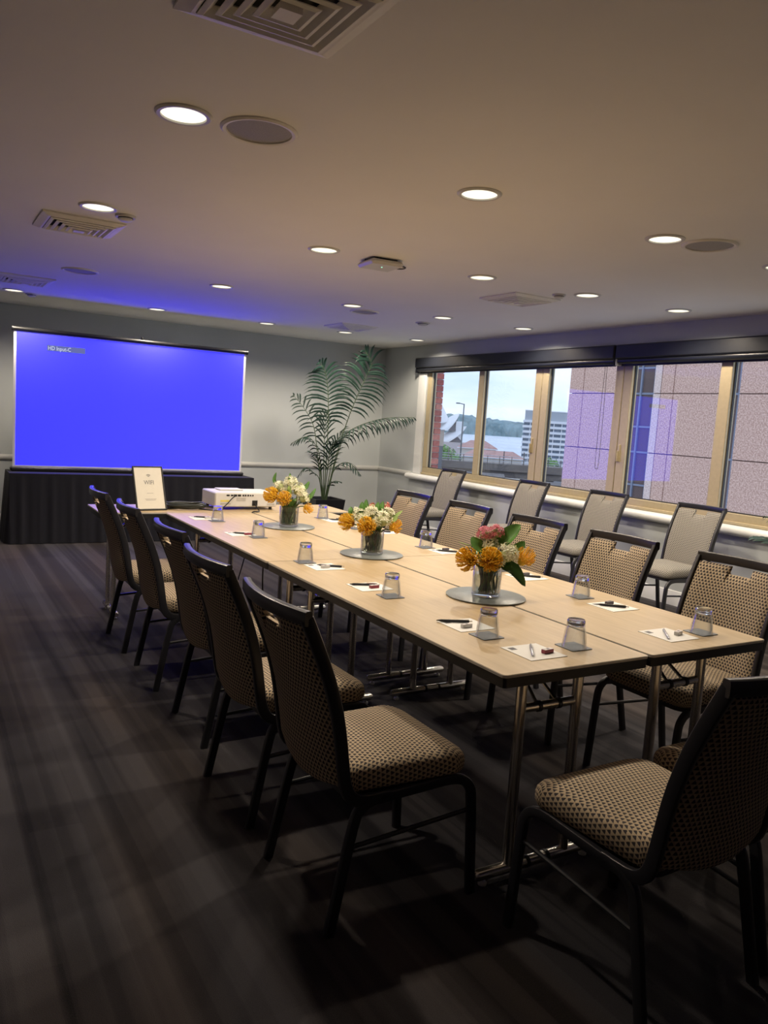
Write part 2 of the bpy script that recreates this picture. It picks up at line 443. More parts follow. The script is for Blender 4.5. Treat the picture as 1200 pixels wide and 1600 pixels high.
# ------------------------------------------------------------------ window
win = bpy.data.objects.new('window_1', None); COL.objects.link(win); struct(win, 'long aluminium framed window with sliding panes')
XF0, XF1 = XW + .005, XW + .085
def wpart(name, y0, y1, z0, z1, x0=XF0, x1=XF1, m=alu_gold, bev=.004, parent=win):
    return MB().box(x0, x1, y0, y1, z0, z1, bev).build(name, m, parent)
wpart('bottom_rail', WY0, WY1, .785, .875)
wpart('bottom_track', WY0, WY1, .785, .81, XF0 - .02, XF0 + .01)
wpart('top_rail', WY0, WY1, 2.14, WZ1)
wpart('jamb', 6.86, WY1, .875, 2.14)
wpart('jamb', WY0, 1.60, .875, 2.14)
bars = [(5.77, 5.87), (4.77, 4.875), (4.665, 4.765), (3.645, 3.74), (3.54, 3.64), (2.49, 2.60)]
for y0, y1 in bars: wpart('mullion', y0, y1, .875, 2.14)
panes = [(5.87, 6.86, None), (4.875, 5.77, None), (3.74, 4.665, None), (2.60, 3.54, None), (1.60, 2.49, None)]
for i, (y0, y1, s) in enumerate(panes):
    if s: wpart('stile', s, y1, .875, 2.14, XF0 + .02, XF1)
    y1 = s or y1
    p = MB().box(XW + .045, XW + .051, y0, y1, .875, 2.14).build('pane', window_glass, win, smooth=False)
    g = MB()
    for a in (y0 + .004, y1 - .004): g.box(XW + .036, XW + .06, a - .004, a + .004, .876, 2.139)
    g.box(XW + .036, XW + .06, y0 + .008, y1 - .008, .876, .884)
    g.build('gasket', alu_dark, win, smooth=False)
for y in (4.845, 3.61):
    lk = MB().box(XF0 - .012, XF0 + .004, y - .015, y + .015, 1.20, 1.36, .004).build('latch', alu_gold, win)
    MB().box(XF0 - .032, XF0 - .012, y - .006, y + .006, 1.20, 1.30, .003).build('latch_handle', alu_gold, lk)
# roller blinds in black cassettes
for k, (y0, y1, lab) in enumerate(((3.69, 7.13, 'black rolled-up roller blind above the left window panes'), (0.9, 3.68, 'black rolled-up roller blind above the right window panes'))):
    b = thing('roller_blind', lab, 'blind', (XW, (y0 + y1) / 2, 2.10), 0, 'roller blinds over the window')
    h = (y1 - y0) / 2
    MB().box(-.10, -.001, -h, h, .05, .18, .012).build('cassette', blind_black, b)
    MB().tube([(-.05, -h + .02, .035), (-.05, h - .02, .035)], .032, n=14).build('roll', blind_black, b)
    MB().box(-.03, -.018, -h + .03, h - .03, -.012, .02, .003).build('bottom_bar', blind_black, b)
    for s in (-1, 1): MB().box(-.085, -.012, s * h - .006 * (1 + s), s * h + .006 * (1 - s), -.01, .07, .003).build('bracket', white_plastic if s > 0 and k else blind_black, b)
    ch = smooth_path([(-.07, -h + .10, .05), (-.06, -h + .10, -.6), (-.06, -h + .105, -.95), (-.06, -h + .125, -.985), (-.06, -h + .145, -.95), (-.06, -h + .145, -.6), (-.05, -h + .14, .05)], 4)
    MB().tube(ch, .0022, n=5).build('chain', alu_dark, b)

# ------------------------------------------------------------------ ceiling fittings
lamp_lens = emis('lamp_lens_glow', (1.0, 0.91, 0.70), 1.35)
ring_me = MB().lathe([(.078, -.001), (.080, -.008), (.092, -.009), (.099, -.004), (.100, 0.0)], 36).mesh('trim_ring', white_plastic)
lens_me = MB().lathe([(0, -.003), (.05, -.003), (.079, -.002), (.079, -.0005), (0, -.0005)], 36).mesh('lens', lamp_lens)
def downlight(x, y, label):
    t = thing('downlight', label, 'ceiling light', (x, y, ZC), 0, 'recessed ceiling downlights')
    obj('trim_ring', ring_me, t); obj('lens', lens_me, t)
    ld = bpy.data.lights.new('downlight_lamp', 'SPOT'); ld.energy = LAMP_POWER; ld.color = LAMP_COLOUR
    ld.spot_size = radians(158); ld.spot_blend = 0.55; ld.shadow_soft_size = 0.045
    l = bpy.data.objects.new('downlight_lamp', ld); COL.objects.link(l); l.parent = t; l.location = (0, 0, -.03)
    return t
ROWN = {1.2: 'nearest', 2.8: 'second', 4.75: 'third', 6.85: 'farthest'}
COLN = ['first', 'second', 'third', 'fourth', 'fifth']
grid = {1.2: [(-.64, 1.2), (.69, 1.24), (1.86, 1.21), (2.80, 1.18), (3.70, 1.12)],
        2.8: [(-.62, 2.81), (.71, 2.83), (1.89, 2.78), (2.82, 2.72), (3.75, 2.66)],
        4.75: [(-.63, 4.78), (.73, 4.78), (1.95, 4.77), (2.89, 4.69), (3.83, 4.62)],
        6.85: [(-.63, 6.82), (.75, 6.89), (1.99, 6.90), (2.94, 6.79), (3.86, 6.64)]}
for r, row in grid.items():
    for i, (x, y) in enumerate(row):
        if r == 4.75 and i == 0: continue
        downlight(x, y, 'lit round downlight, %s from the left in the %s ceiling row' % (COLN[i], ROWN[r]))
for i, (x, y) in enumerate([]):
    downlight(x, y, 'lit round downlight outside the picture, %s from the left behind the near air vent' % COLN[i])
spk_rim = MB().lathe([(.118, -.002), (.120, -.008), (.132, -.010), (.140, -.004), (.141, 0)], 36).mesh('rim', vent_white)
spk_gr = MB().lathe([(0, -.006), (.06, -.0055), (.118, -.003), (.118, -.0005), (0, -.0005)], 36).mesh('grille', grille_grey)
for x, y, lab in ((-.37, 1.17, 'round grey ceiling speaker beside the nearest left downlight'), (2.12, 1.14, 'round ceiling speaker right of the nearest row downlight'),
                  (-.33, 5.05, 'round ceiling speaker glowing blue above the projection screen end'), (2.22, 5.03, 'round ceiling speaker beside the third row downlight')):
    t = thing('ceiling_speaker', lab, 'speaker', (x, y, ZC), 0, 'round ceiling speakers')
    obj('rim', spk_rim, t); obj('grille', spk_gr, t)
# four-way air diffusers
def ring_sq(r0, z0, r1, z1, th=.003):
    """one square louvre blade running from half width r0 at z0 to r1 at z1"""
    m = MB()
    v = []
    for r, z in ((r0, z0), (r1, z1), (r1, z1 + th), (r0, z0 + th)):
        v += [(-r, -r, z), (r, -r, z), (r, r, z), (-r, r, z)]
    f = []
    for k in range(4):
        for j in range(4):
            a = k * 4 + j; b = k * 4 + (j + 1) % 4; k2 = (k + 1) % 4
            f.append((a, b, k2 * 4 + (j + 1) % 4, k2 * 4 + j))
    m.add(v, f); return m
DW = .222
def frame_ring():
    m = MB(); v = []
    for q, z in ((DW, -.0008), (DW, -.009), (DW - .036, -.022), (DW - .046, -.022), (DW - .046, -.0008)):
        v += [(-q, -q, z), (q, -q, z), (q, q, z), (-q, q, z)]
    m.add(v, [(k * 4 + j, k * 4 + (j + 1) % 4, ((k + 1) % 5) * 4 + (j + 1) % 4, ((k + 1) % 5) * 4 + j) for k in range(5) for j in range(4)])
    return m
vent_frame = frame_ring().mesh('frame', vent_white, smooth=False)
def blade(r, dz):
    m = MB(); v = []
    for q, z in ((r + .014, -.026), (r + .002, -.030), (r - .020, -.008), (r - .020, -.005), (r + .002, -.027), (r + .014, -.023)):
        v += [(-q, -q, z + dz), (q, -q, z + dz), (q, q, z + dz), (-q, q, z + dz)]
    m.add(v, [(k * 4 + j, k * 4 + (j + 1) % 4, ((k + 1) % 6) * 4 + (j + 1) % 4, ((k + 1) % 6) * 4 + j) for k in range(6) for j in range(4)])
    return m
vent_bl = [blade(r, -.004 * i).mesh('louvre', vent_white, smooth=False) for i, r in enumerate((.160, .124, .088, .052))]
vent_core = MB().box(-.030, .030, -.030, .030, -.046, -.030).mesh('centre_plate', vent_white, smooth=False)
vent_back = MB().box(-.185, .185, -.185, .185, -.003, -.001).mesh('plenum_opening', vent_dark, smooth=False)
for x, y, lab in ((-.66, .25, 'square four-way air vent at the top of the picture'), (-.63, 3.32, 'square air vent beside the second row left downlight'),
                  (-.63, 5.95, 'square air vent near the far left downlight'), (2.62, 3.25, 'square air vent on the right beside the smoke detector'),
                  (2.70, 6.2, 'square air vent on the ceiling above the palm')):
    t = thing('air_vent', lab, 'air vent', (x, y, ZC), 0, 'square ceiling air vents')
    obj('frame', vent_frame, t); obj('centre_plate', vent_core, t); obj('plenum_opening', vent_back, t)
    for b in vent_bl: obj('louvre', b, t)
for x, y, r, lab in ((-.46, 2.9, .055, 'small dark-rimmed detector beside the second row left downlight'), (2.68, 2.87, .05, 'small white smoke detector beside the right air vent'),
                     (-.46, 6.94, .055, 'small detector beside the far left downlight'), (2.99, 5.19, .075, 'flat white smoke detector between third and far rows')):
    t = thing('smoke_detector', lab, 'smoke detector', (x, y, ZC), 0, 'small ceiling detectors')
    MB().lathe([(r, 0), (r, -.008), (r * .95, -.012), (0, -.012)], 28).build('base', white_plastic, t)
    MB().lathe([(r * .7, -.012), (r * .68, -.024), (r * .5, -.03), (0, -.031)], 28).build('cap', white_plastic, t)
    MB().lathe([(r * .72, -.0125), (r * .74, -.016), (r * .69, -.0165)], 28).build('slot', alu_dark, t)
# wireless access point with its cable loop
ap = thing('access_point', 'white wireless access point with cable loop on ceiling', 'access point', (1.12, 2.84, ZC), radians(-4))
MB().box(-.115, .115, -.115, .115, -.045, -.012, .014).build('body', white_plastic, ap)
MB().box(-.08, .08, -.08, .08, -.012, -.0005).build('mounting_plate', black_plastic, ap, smooth=False)
MB().lathe([(0, -.0465), (.004, -.0465), (.004, -.045)], 10, (.0, -.02, 0)).build('status_light', emis('led_green', (.3, 1, .6), 3.0), ap)
lp = [(-.10, .02, -.006), (-.05, .10, -.006), (.06, .125, -.008), (.13, .08, -.01)]
lp += [(.165 + .038 * cos(a), .055 + .045 * sin(a), -.014) for a in [2.6 - i * pi / 5 for i in range(11)]]
MB().tube(smooth_path(lp, 3), .0045, n=6).build('cable', alu_dark, ap)

# ------------------------------------------------------------------ projection screen on a draped table
dt = thing('draped_table', 'table under floor-length black pleated cloth below the screen', 'table', (.61, 6.98, 0))
def drape(x0, x1, yf, yb, zt, flare, amp, npl):
    m = MB(); path = []
    n = 150
    for i in range(n + 1): path.append((x0 + (x1 - x0) * i / n, yf, 0, -1, i))
    k = 26
    left = [(x0, yb + (yf - yb) * i / k, -1, 0, i) for i in range(k)]
    right = [(x1, yf + (yb - yf) * i / k, 1, 0, i) for i in range(1, k + 1)]
    path = left + path + right
    zs = [zt, zt - .012, zt - .05, zt - .2, zt * .5, zt * .2, .005]
    rows = []
    for r, z in enumerate(zs):
        t = (zt - z) / zt
        row = []
        for (x, y, nx, ny, i) in path:
            ph = sin(x * 41 + y * 37) * .6 + .4 * sin(x * 67 + y * 51 + 1.3)
            o = flare * t + amp * (min(1, t * 2.2)) * ph
            row.append((x + nx * o, y + ny * o, z))
        rows.append(row)
    L = len(path)
    v = [p for r in rows for p in r]
    f = [(a * L + i, (a + 1) * L + i, (a + 1) * L + i + 1, a * L + i + 1) for a in range(len(zs) - 1) for i in range(L - 1)]
    f.append(tuple(range(L)))
    m.add(v, f); return m
drape(-1.265, 1.265, -.20, .25, .70, .05, .011, 30).build('cloth', cloth_black, dt, angle=60)
MB().box(-1.24, 1.24, -.18, .24, .66, .698).build('tabletop', black_edge, dt, smooth=False)
for sx in (-1.15, 1.15):
    for sy in (-.12, .2): MB().tube([(sx, sy, 0), (sx, sy, .66)], .018, n=8).build('leg', frame_black, dt)
ps = thing('projection_screen', 'large projection screen showing a plain blue image', 'screen', (.605, 7.05, .70))
MB().box(-1.21, 1.21, -.004, .004, .02, 1.40).build('screen_fabric', screen_white, ps, smooth=False)
def screen_image_mat():
    m = bpy.data.materials.new('projected_blue'); m.use_nodes = True
    nt = m.node_tree; nt.nodes.clear()
    o = N(nt, 'ShaderNodeOutputMaterial'); e = N(nt, 'ShaderNodeEmission')
    e.inputs['Color'].default_value = (0.034, 0.034, 2.7, 1); e.inputs['Strength'].default_value = SCREEN_GLOW
    d = N(nt, 'ShaderNodeBsdfDiffuse'); d.inputs['Color'].default_value = (.07, .07, .09, 1)
    a = N(nt, 'ShaderNodeAddShader')
    nt.links.new(e.outputs[0], a.inputs[0]); nt.links.new(d.outputs[0], a.inputs[1]); nt.links.new(a.outputs[0], o.inputs['Surface'])
    MATS['projected_blue'] = m
    return m
img = MB().box(-1.185, 1.185, -.006, -.0042, .062, 1.385).build('projected_image', screen_image_mat(), ps, smooth=False)
img['label'] = 'plain blue projected picture'
bn = MB().box(-.905, -.535, -.0075, -.0062, 1.225, 1.285).build('input_banner', emis('banner_grey', (.14, .16, .42), .9), img, smooth=False)
text_mesh('banner_text', 'HD Input-C', .058, emis('banner_text_white', (.62, .68, .85), 1.0), img, (-.895, -.0080, 1.235), (pi / 2, 0, 0), .0002, sx=.78)
MB().tube([(-1.215, 0, 1.415), (1.215, 0, 1.415)], .022, n=14).build('top_bar', black_plastic, ps)
for s in (-1, 1): MB().tube([(s * 1.215, 0, 1.415), (s * 1.228, 0, 1.415)], .025, n=14).build('end_cap', black_plastic, ps)
MB().lathe([(0, .03), (.012, .028), (.014, .01), (.010, 0), (0, 0)], 12, (.04, 0, 1.433)).build('hanger_knob', black_plastic, ps)
MB().tube([(0, .05, .04), (0, .035, 1.40)], .014, n=8).build('support_pole', black_plastic, ps)
MB().box(-1.23, 1.23, -.04, .06, .001, .045, .012).build('base_case', black_plastic, ps)

# ------------------------------------------------------------------ folding meeting tables
def round_poly(x0, x1, y0, y1, r, k=3):
    out = []
    for cx, cy, a in ((x1 - r, y1 - r, 0), (x0 + r, y1 - r, pi / 2), (x0 + r, y0 + r, pi), (x1 - r, y0 + r, 3 * pi / 2)):
        out += arc((cx, cy), r, a, a + pi / 2, k)
    return out
def make_table(label, x0, x1, y0, y1, axis='y', group='folding meeting tables'):
    cx, cy = (x0 + x1) / 2, (y0 + y1) / 2
    w, l = (x1 - x0) / 2, (y1 - y0) / 2
    t = thing('folding_table', label, 'table', (cx, cy, 0), 0, group)
    H = .73
    MB().prism(round_poly(-w + .002, w - .002, -l + .002, l - .002, .012), H - .006, H).build('tabletop', wood, t, angle=30)
    MB().prism(round_poly(-w, w, -l, l, .014), H - .009, H - .0012).build('edge_band', grey_edge, t, angle=30)
    MB().prism(round_poly(-w + .002, w - .002, -l + .002, l - .002, .013), H - .040, H - .009).build('black_edge_core', black_edge, t, angle=30)
    swap = axis == 'x'
    half = w if swap else l; wid = l if swap else w
    def P(a, b, z): return (b, a, z) if swap else (a, b, z)     # a across, b along
    sp = min(.12, wid * .4); ft = wid * .83
    for s in (-1, 1):
        b = s * (half - .125)
        fb = MB().tube([P(-ft, b, .035), P(-ft + .012, b, .035), P(ft - .012, b, .035), P(ft, b, .035)], [.012, .019, .019, .012], n=12).build('foot_bar', chrome, t)
        for e in (-1, 1):
            q = P(e * (ft - .035), b, 0)
            MB().lathe([(0, 0), (.014, 0), (.014, .008), (.006, .012), (.006, .02), (0, .02)], 12, q).build('leveller', white_plastic, fb)
            MB().tube([P(e * .035, b, .035), P(e * (.035 + .014), b, .035)], .0205, n=12).build('joint_ring', black_plastic, fb)
        for e in (-1, 1):
            MB().tube([P(e * sp, b, .045), P(e * sp, b, H - .040)], .0175, n=12).build('upright', chrome, t)
            c0 = P(e * sp - .035 + .045, b - .03, 0); hb = MB()
            if swap: hb.box(b - .03, b + .03, e * sp - .02, e * sp + .07, H - .075, H - .0405, .012)
            else: hb.box(e * sp - .02, e * sp + .07, b - .03, b + .03, H - .075, H - .0405, .012)
            hb.build('hinge_block', black_plastic, t)
        cb = MB().tube([P(-sp, b - s * .005, H - .17), P(sp, b - s * .005, H - .17)], .015, n=12).build('crossbar', chrome, t)
        for e in (-.35, .35): MB().tube([P(e * sp - .006, b - s * .005, H - .17), P(e * sp + .006, b - s * .005, H - .17)], .0185, n=12).build('clamp_ring', black_plastic, cb)
        for e in (-.35, .35): MB().tube([P(e * sp, b - s * .01, H - .165), P(e * sp * .4, b - s * .19, H - .04)], .006, n=8).build('brace', chrome, t)
    return t
make_table('nearest left meeting table with pale maple top and steel legs', 0, .6065, 0, 1.785)
make_table('nearest right meeting table with pale maple top, beside the near wall-side chair', .6185, 1.225, 0, 1.785)
make_table('far left meeting table with pale maple top, next to the projector table', 0, .6065, 1.789, 3.574)
make_table('far right meeting table with pale maple top, next to the palm end', .6185, 1.225, 1.789, 3.574)
make_table('narrow maple-topped table set crosswise under the projector', -.42, 1.41, 3.59, 4.045, 'x')

# ------------------------------------------------------------------ banquet chairs
PROF = [(.40, -.200), (.46, -.212), (.55, -.226), (.64, -.244), (.74, -.275), (.84, -.317), (.912, -.350)]
def prof_x(z):
    for (z0, x0), (z1, x1) in zip(PROF, PROF[1:]):
        if z <= z1: return x0 + (x1 - x0) * (z - z0) / (z1 - z0)
    return PROF[-1][1]
def chair_meshes(fab, fr):
    D = {}
    # seat cushion
    m = MB(); out = []
    def outline(sc, dx=0):
        pts = []
        for cx, cy, a in ((.225 - .06, .222 - .06, 0), (-.205 + .045, .205 - .045, pi / 2), (-.205 + .045, -.205 + .045, pi), (.225 - .06, -.222 + .06, 3 * pi / 2)):
            r = .06 if cx > 0 else .045
            pts += [(cx + r * cos(a + pi / 2 * i / 5), cy + r * sin(a + pi / 2 * i / 5)) for i in range(6)]
        return [(p[0] * sc + dx + (.01) * (1 - sc), p[1] * sc) for p in pts]
    rings = [(.95, .397), (.985, .405), (1.0, .425), (1.0, .440), (.985, .455), (.945, .466), (.86, .473), (.65, .480), (.35, .484)]
    o1 = outline(1.0); n = len(o1); nrm = []
    for j in range(n):
        tx, ty = o1[(j + 1) % n][0] - o1[j - 1][0], o1[(j + 1) % n][1] - o1[j - 1][1]
        ll = sqrt(tx * tx + ty * ty); nrm.append((ty / ll, -tx / ll))
    o86 = outline(.86); dist = {}; acc = 0.0; prev = None
    for sc, z in rings[::-1]:
        if sc < .86 and z > .44: dist[sc, z] = None; continue
        r_ = .215 * sc
        if prev: acc += sqrt((r_ - prev[0]) ** 2 + (z - prev[1]) ** 2)
        prev = (r_, z); dist[sc, z] = acc
    for sc, z in rings:
        o = outline(sc)
        for j, (x, y) in enumerate(o):
            fz = z - (0.012 if x > .16 and z > .42 else 0) * min(1, (x - .16) / .06)
            m.v.append((x, y, fz)); dd = dist[sc, z]
            m.uv[len(m.v) - 1] = (x, y) if dd is None else (o86[j][0] + nrm[j][0] * dd, o86[j][1] + nrm[j][1] * dd)
    k = len(outline(1))
    for r in range(len(rings) - 1):
        for j in range(k): m.f.append((r * k + j, r * k + (j + 1) % k, (r + 1) * k + (j + 1) % k, (r + 1) * k + j)); m.m.append(0)
    c = len(m.v); m.v.append((.005, 0, .485)); m.uv[c] = (.005, 0)
    for j in range(k): m.f.append(((len(rings) - 1) * k + j, (len(rings) - 1) * k + (j + 1) % k, c)); m.m.append(0)
    m.f.append(tuple(range(k - 1, -1, -1))); m.m.append(0)
    D['seat'] = m.mesh('seat', fab, angle=70)
    # seat pan
    m = MB(); o = [(p[0], p[1]) for p in outline(.93)]
    m.prism(o, .378, .398); D['seat_pan'] = m.mesh('seat_pan', fr)
    # padded backrest with hand slot
    m = MB(); ys = [-.198, -.19, -.165, -.13, -.09, -.055, -.054, -.025, 0, .025, .054, .055, .09, .13, .165, .19, .198]
    zs = [.425, .432, .455, .50, .56, .63, .70, .77, .82, .855, .859, .882, .890]
    nx, nz = len(ys), len(zs)
    def hw(z): return .955 if z < .43 else 1.0
    keep = lambda i, j: not (zs[j] > .853 and zs[j + 1] <= .891 and -.0545 <= ys[i] and ys[i + 1] <= .0545 and j >= 9)
    idx = {}
    for side in (1, -1):
        for j, z in enumerate(zs):
            for i, y in enumerate(ys):
                ey = min(1, (.198 - abs(y)) / .03); ez = min(1, (z - .425) / .03, (.890 - z) / .02)
                if abs(y) < .085 and z > .82: ez = min(ez, max(0, (.855 - z) / .03) if abs(y) < .0545 else max(0, (abs(y) - .054) / .03) if z > .855 else 1)
                e = max(0, min(ey, ez)); th = .006 + .013 * sqrt(e)
                zz = z
                if z < .46: zz = z - .03 * (1 - (y / .2) ** 2) * (.46 - z) / .035
                x = prof_x(z) + .004 - .030 * (1 - (y / .2) ** 2) + side * th
                idx[side, i, j] = len(m.v); m.uv[len(m.v)] = (zz, y * 1.0); m.v.append((x, y, zz))
    cells = [(i, j) for i in range(nx - 1) for j in range(nz - 1) if keep(i, j)]
    cs = set(cells)
    for (i, j) in cells:
        q = [(i, j), (i + 1, j), (i + 1, j + 1), (i, j + 1)]
        m.f.append([idx[(1,) + a] for a in q]); m.f.append([idx[(-1,) + a] for a in q[::-1]])
        for a, b, nb in (((i, j), (i + 1, j), (i, j - 1)), ((i + 1, j), (i + 1, j + 1), (i + 1, j)), ((i + 1, j + 1), (i, j + 1), (i, j + 1)), ((i, j + 1), (i, j), (i - 1, j))):
            if nb not in cs: m.f.append([idx[(1,) + b], idx[(1,) + a], idx[(-1,) + a], idx[(-1,) + b]])
    m.m = [0] * len(m.f)
    D['backrest'] = m.mesh('backrest', fab, angle=60)
    # frame
    for s, key in ((1, 'l'), (-1, 'r')):
        y = s * .212
        p = [(prof_x(z), y, z) for z in (.912, .84, .74, .64, .55, .46)] + [(-.200, y, .415), (-.178, y, .388), (-.14, y, .376), (-.06, y, .376)]
        D['upright', key] = MB().tube(smooth_path(p, 2), .0185, .0105, n=12, up=(0, 1, 0), square=True).mesh('upright', fr)
        p = [(-.235, y * 1.04, 0), (-.205, y * 1.02, .15), (-.172, y, .31), (-.155, y, .350), (-.125, y, .370), (-.09, y, .374)]
        D['legr', key] = MB().tube(smooth_path(p, 3), .0155, .011, n=12, up=(0, 1, 0), square=True).mesh('leg', fr)
        p = [(.255, y * 1.03, 0), (.245, y * 1.01, .18), (.236, y, .31), (.226, y, .348), (.200, y, .374), (.16, y, .384), (.12, y, .385)]
        D['legf', key] = MB().tube(smooth_path(p, 3), .0155, .011, n=12, up=(0, 1, 0), square=True).mesh('leg', fr)
        D['rail', key] = MB().tube([(-.10, y, .374), (.13, y, .385)], .0155, .0105, n=12, up=(0, 1, 0), square=True).mesh('seat_rail', fr)
        D['str', key] = MB().tube([(-.185, y * 1.01, .245), (.241, y * 1.0, .275)], .007, n=8).mesh('stretcher', fr)
    p = [(-.352 - .030 * (1 - (y / .2125) ** 2), y, .914) for y in [-.2225, -.18, -.12, -.06, 0, .06, .12, .18, .2225]]
    D['top'] = MB().tube(p, .013, .0205, n=12, up=(0, 0, 1), square=True).mesh('top_rail', fr)
    D['cross'] = MB().tube([(.236, -.212, .30), (.236, .212, .30)], .006, n=8).mesh('cross_rail', fr)
    return D
CH = chair_meshes(fabric, frame_black)
CHW = chair_meshes(fabric_grey, frame_black)
CHB = chair_meshes(fabric, frame_brown)
def place_chair(x, y, rz, label, D=CH, group=None):
    t = thing('banquet_chair', label, 'chair', (x, y, 0), rz, group)
    obj('seat', D['seat'], t); obj('seat_pan', D['seat_pan'], t); obj('backrest', D['backrest'], t); obj('top_rail', D['top'], t)
    for k in 'lr':
        obj('upright', D['upright', k], t); obj('leg', D['legr', k], t); obj('leg', D['legf', k], t)
        obj('seat_rail', D['rail', k], t); obj('stretcher', D['str', k], t)
    return t
nth = ['nearest', 'second', 'third', 'fourth', 'farthest']
for i, (x, y, a) in enumerate([(-.232, .325, 0), (-.225, .965, 1), (-.160, 1.66, 0), (-.165, 2.41, -1), (-.175, 3.10, 0)]):
    place_chair(x, y, radians(a), 'black-framed patterned banquet chair on the left of the table, %s to the camera' % nth[i] if i < 4 else 'black-framed patterned banquet chair on the left of the table, farthest from the camera', CH, 'chairs along the left side of the table')
for i, (x, y, a) in enumerate([(1.325, .44, 180), (1.315, 1.115, 180), (1.31, 1.745, 181), (1.33, 2.44, 180), (1.33, 3.11, 181)]):
    place_chair(x, y, radians(a), ('patterned banquet chair on the window side of the table, %s to the camera' % nth[i]) if i < 4 else 'patterned banquet chair on the window side of the table, farthest from the camera', CHB if i < 2 else CH, 'chairs along the window side of the table')
for i, (y, a) in enumerate([(2.40, 180), (3.38, 181), (4.40, 179), (5.79, 181)]):
    place_chair(3.60, y, radians(a), ['spare patterned chair under the window, nearest to the camera', 'spare patterned chair under the window, second from the camera', 'spare patterned chair under the window, third from the camera', 'spare patterned chair under the window, closest to the palm'][i], CHW, 'spare chairs lined up under the window')
place_chair(.25, -.325, radians(91), 'patterned banquet chair in the foreground at the near table end, seen from behind', CH, 'chairs at the near end of the table')
place_chair(.765, -.30, radians(90), 'patterned banquet chair mostly hidden behind the foreground chair at the right edge', CH, 'chairs at the near end of the table')

# ------------------------------------------------------------------ place settings
ZT = .7302
tumbler = MB().lathe([(.0375, .0005), (.0405, 0.0), (.0412, .001), (.0300, .083), (.0292, .092), (.0270, .0945), (0, .093)] , 32)
tumbler_in = MB().lathe([(.0375, .0005), (.0372, .002), (.0285, .064), (.0255, .070), (0, .071)], 32)
gm = MB(); gm.lathe([(0, .071), (.0255, .070), (.0285, .064), (.0375, .002), (.0392, 0.0), (.0412, .001), (.0345, .055), (.0312, .070), (.0305, .080), (.0298, .091), (.0270, .0945), (0, .0925)], 36)
glass_me = gm.mesh('tumbler', glass, angle=50)
base_glass = mat('solid_glass', (1, 1, 1), 0.02, trans=1.0, ior=1.46, var=0.0)
tb_me = MB().lathe([(0, .0725), (.0250, .0725), (.0285, .075), (.0292, .080), (.0285, .0895), (.0262, .0925), (0, .0912)], 24).mesh('solid_base', base_glass, angle=50)
card_me = MB().box(-.075, .075, -.075, .075, 0, .0016).mesh('sheet', paper, smooth=False)
logo_me = MB().box(-.012, .012, -.012, .012, .0016, .0019).mesh('printed_logo', print_grey, smooth=False)
coaster_me = MB().prism(round_poly(-.045, .045, -.045, .045, .006), 0, .0022).mesh('coaster', coaster_grey)
def pen_parts(t, dark):
    bm_ = mat('pen_black', (.02, .02, .025), .35) if dark else mat('pen_silver', (.35, .36, .40), .3, .6)
    MB().tube([(-.068, 0, .0055), (-.058, 0, .0055), (-.05, 0, .0055), (.045, 0, .0055), (.052, 0, .0055)], [.0012, .003, .0048, .0052, .0045], n=10).build('barrel', bm_, t)
    MB().tube([(.052, 0, .0055), (.064, 0, .0055)], .0025, n=8).build('push_button', chrome, t)
    MB().box(.005, .05, -.0012, .0012, .0105, .0122).build('clip', chrome, t, smooth=False)
mint_red = mat('mint_box_red', (.30, .045, .07), .45); mint_clear = mat('mint_box_white', (.62, .60, .57), .4); mint_dark = mat('mint_box_dark', (.06, .045, .055), .45)
mint_lid = mat('mint_box_lid', (.62, .56, .56), .4)
SET = [  # place, card xy, coaster xy, pen (xy, angle, dark), box (xy, angle, kind)
 ('at the near end of the left table', (.25, .16), (.425, .163), ((.245, .165), 52, 0), ((.285, .135), 8, 'red')),
 ('at the near end of the right table', (.895, .165), (1.052, .150), ((.880, .165), 48, 0), ((.935, .155), 20, 'white')),
 ('at the first left-side seat from the camera', (.235, .505), (.218, .365), ((.215, .545), -25, 1), ((.215, .475), 5, 'white')),
 ('at the second left-side seat from the camera', (.21, 1.16), (.205, .98), ((.20, 1.18), -20, 1), ((.215, 1.13), 5, 'red')),
 ('at the middle left-side seat', (.215, 1.605), (.175, 1.74), ((.245, 1.595), -35, 1), ((.205, 1.575), 5, 'white')),
 ('at the fourth left-side seat from the camera', (.175, 2.625), (.235, 2.50), ((.19, 2.61), -30, 1), ((.205, 2.585), 5, 'red')),
 ('at the farthest left-side seat near the projector', (.165, 3.30), (.215, 3.165), ((.175, 3.30), -30, 1), ((.19, 3.265), 5, 'white')),
 ('at the first window-side seat from the camera', (1.04, .57), (1.035, .755), ((1.03, .56), -40, 1), ((1.05, .60), 10, 'dark')),
 ('at the second window-side seat from the camera', (1.09, 1.17), (1.04, 1.35), ((1.10, 1.16), -40, 1), ((1.11, 1.20), 10, 'dark')),
 ('at the middle window-side seat', (1.11, 1.885), (1.07, 2.03), ((1.11, 1.86), -40, 1), ((1.13, 1.91), 10, 'dark')),
 ('at the fourth window-side seat from the camera', (1.13, 2.60), (1.02, 2.76), ((1.12, 2.60), -40, 1), ((1.155, 2.625), 10, 'dark')),
 ('at the farthest window-side seat by the palm', (1.055, 3.13), (1.015, 3.26), ((1.07, 3.12), -40, 1), ((1.09, 3.15), 10, 'dark')),
]
kname = {'red': 'dark red', 'white': 'pale', 'dark': 'dark'}
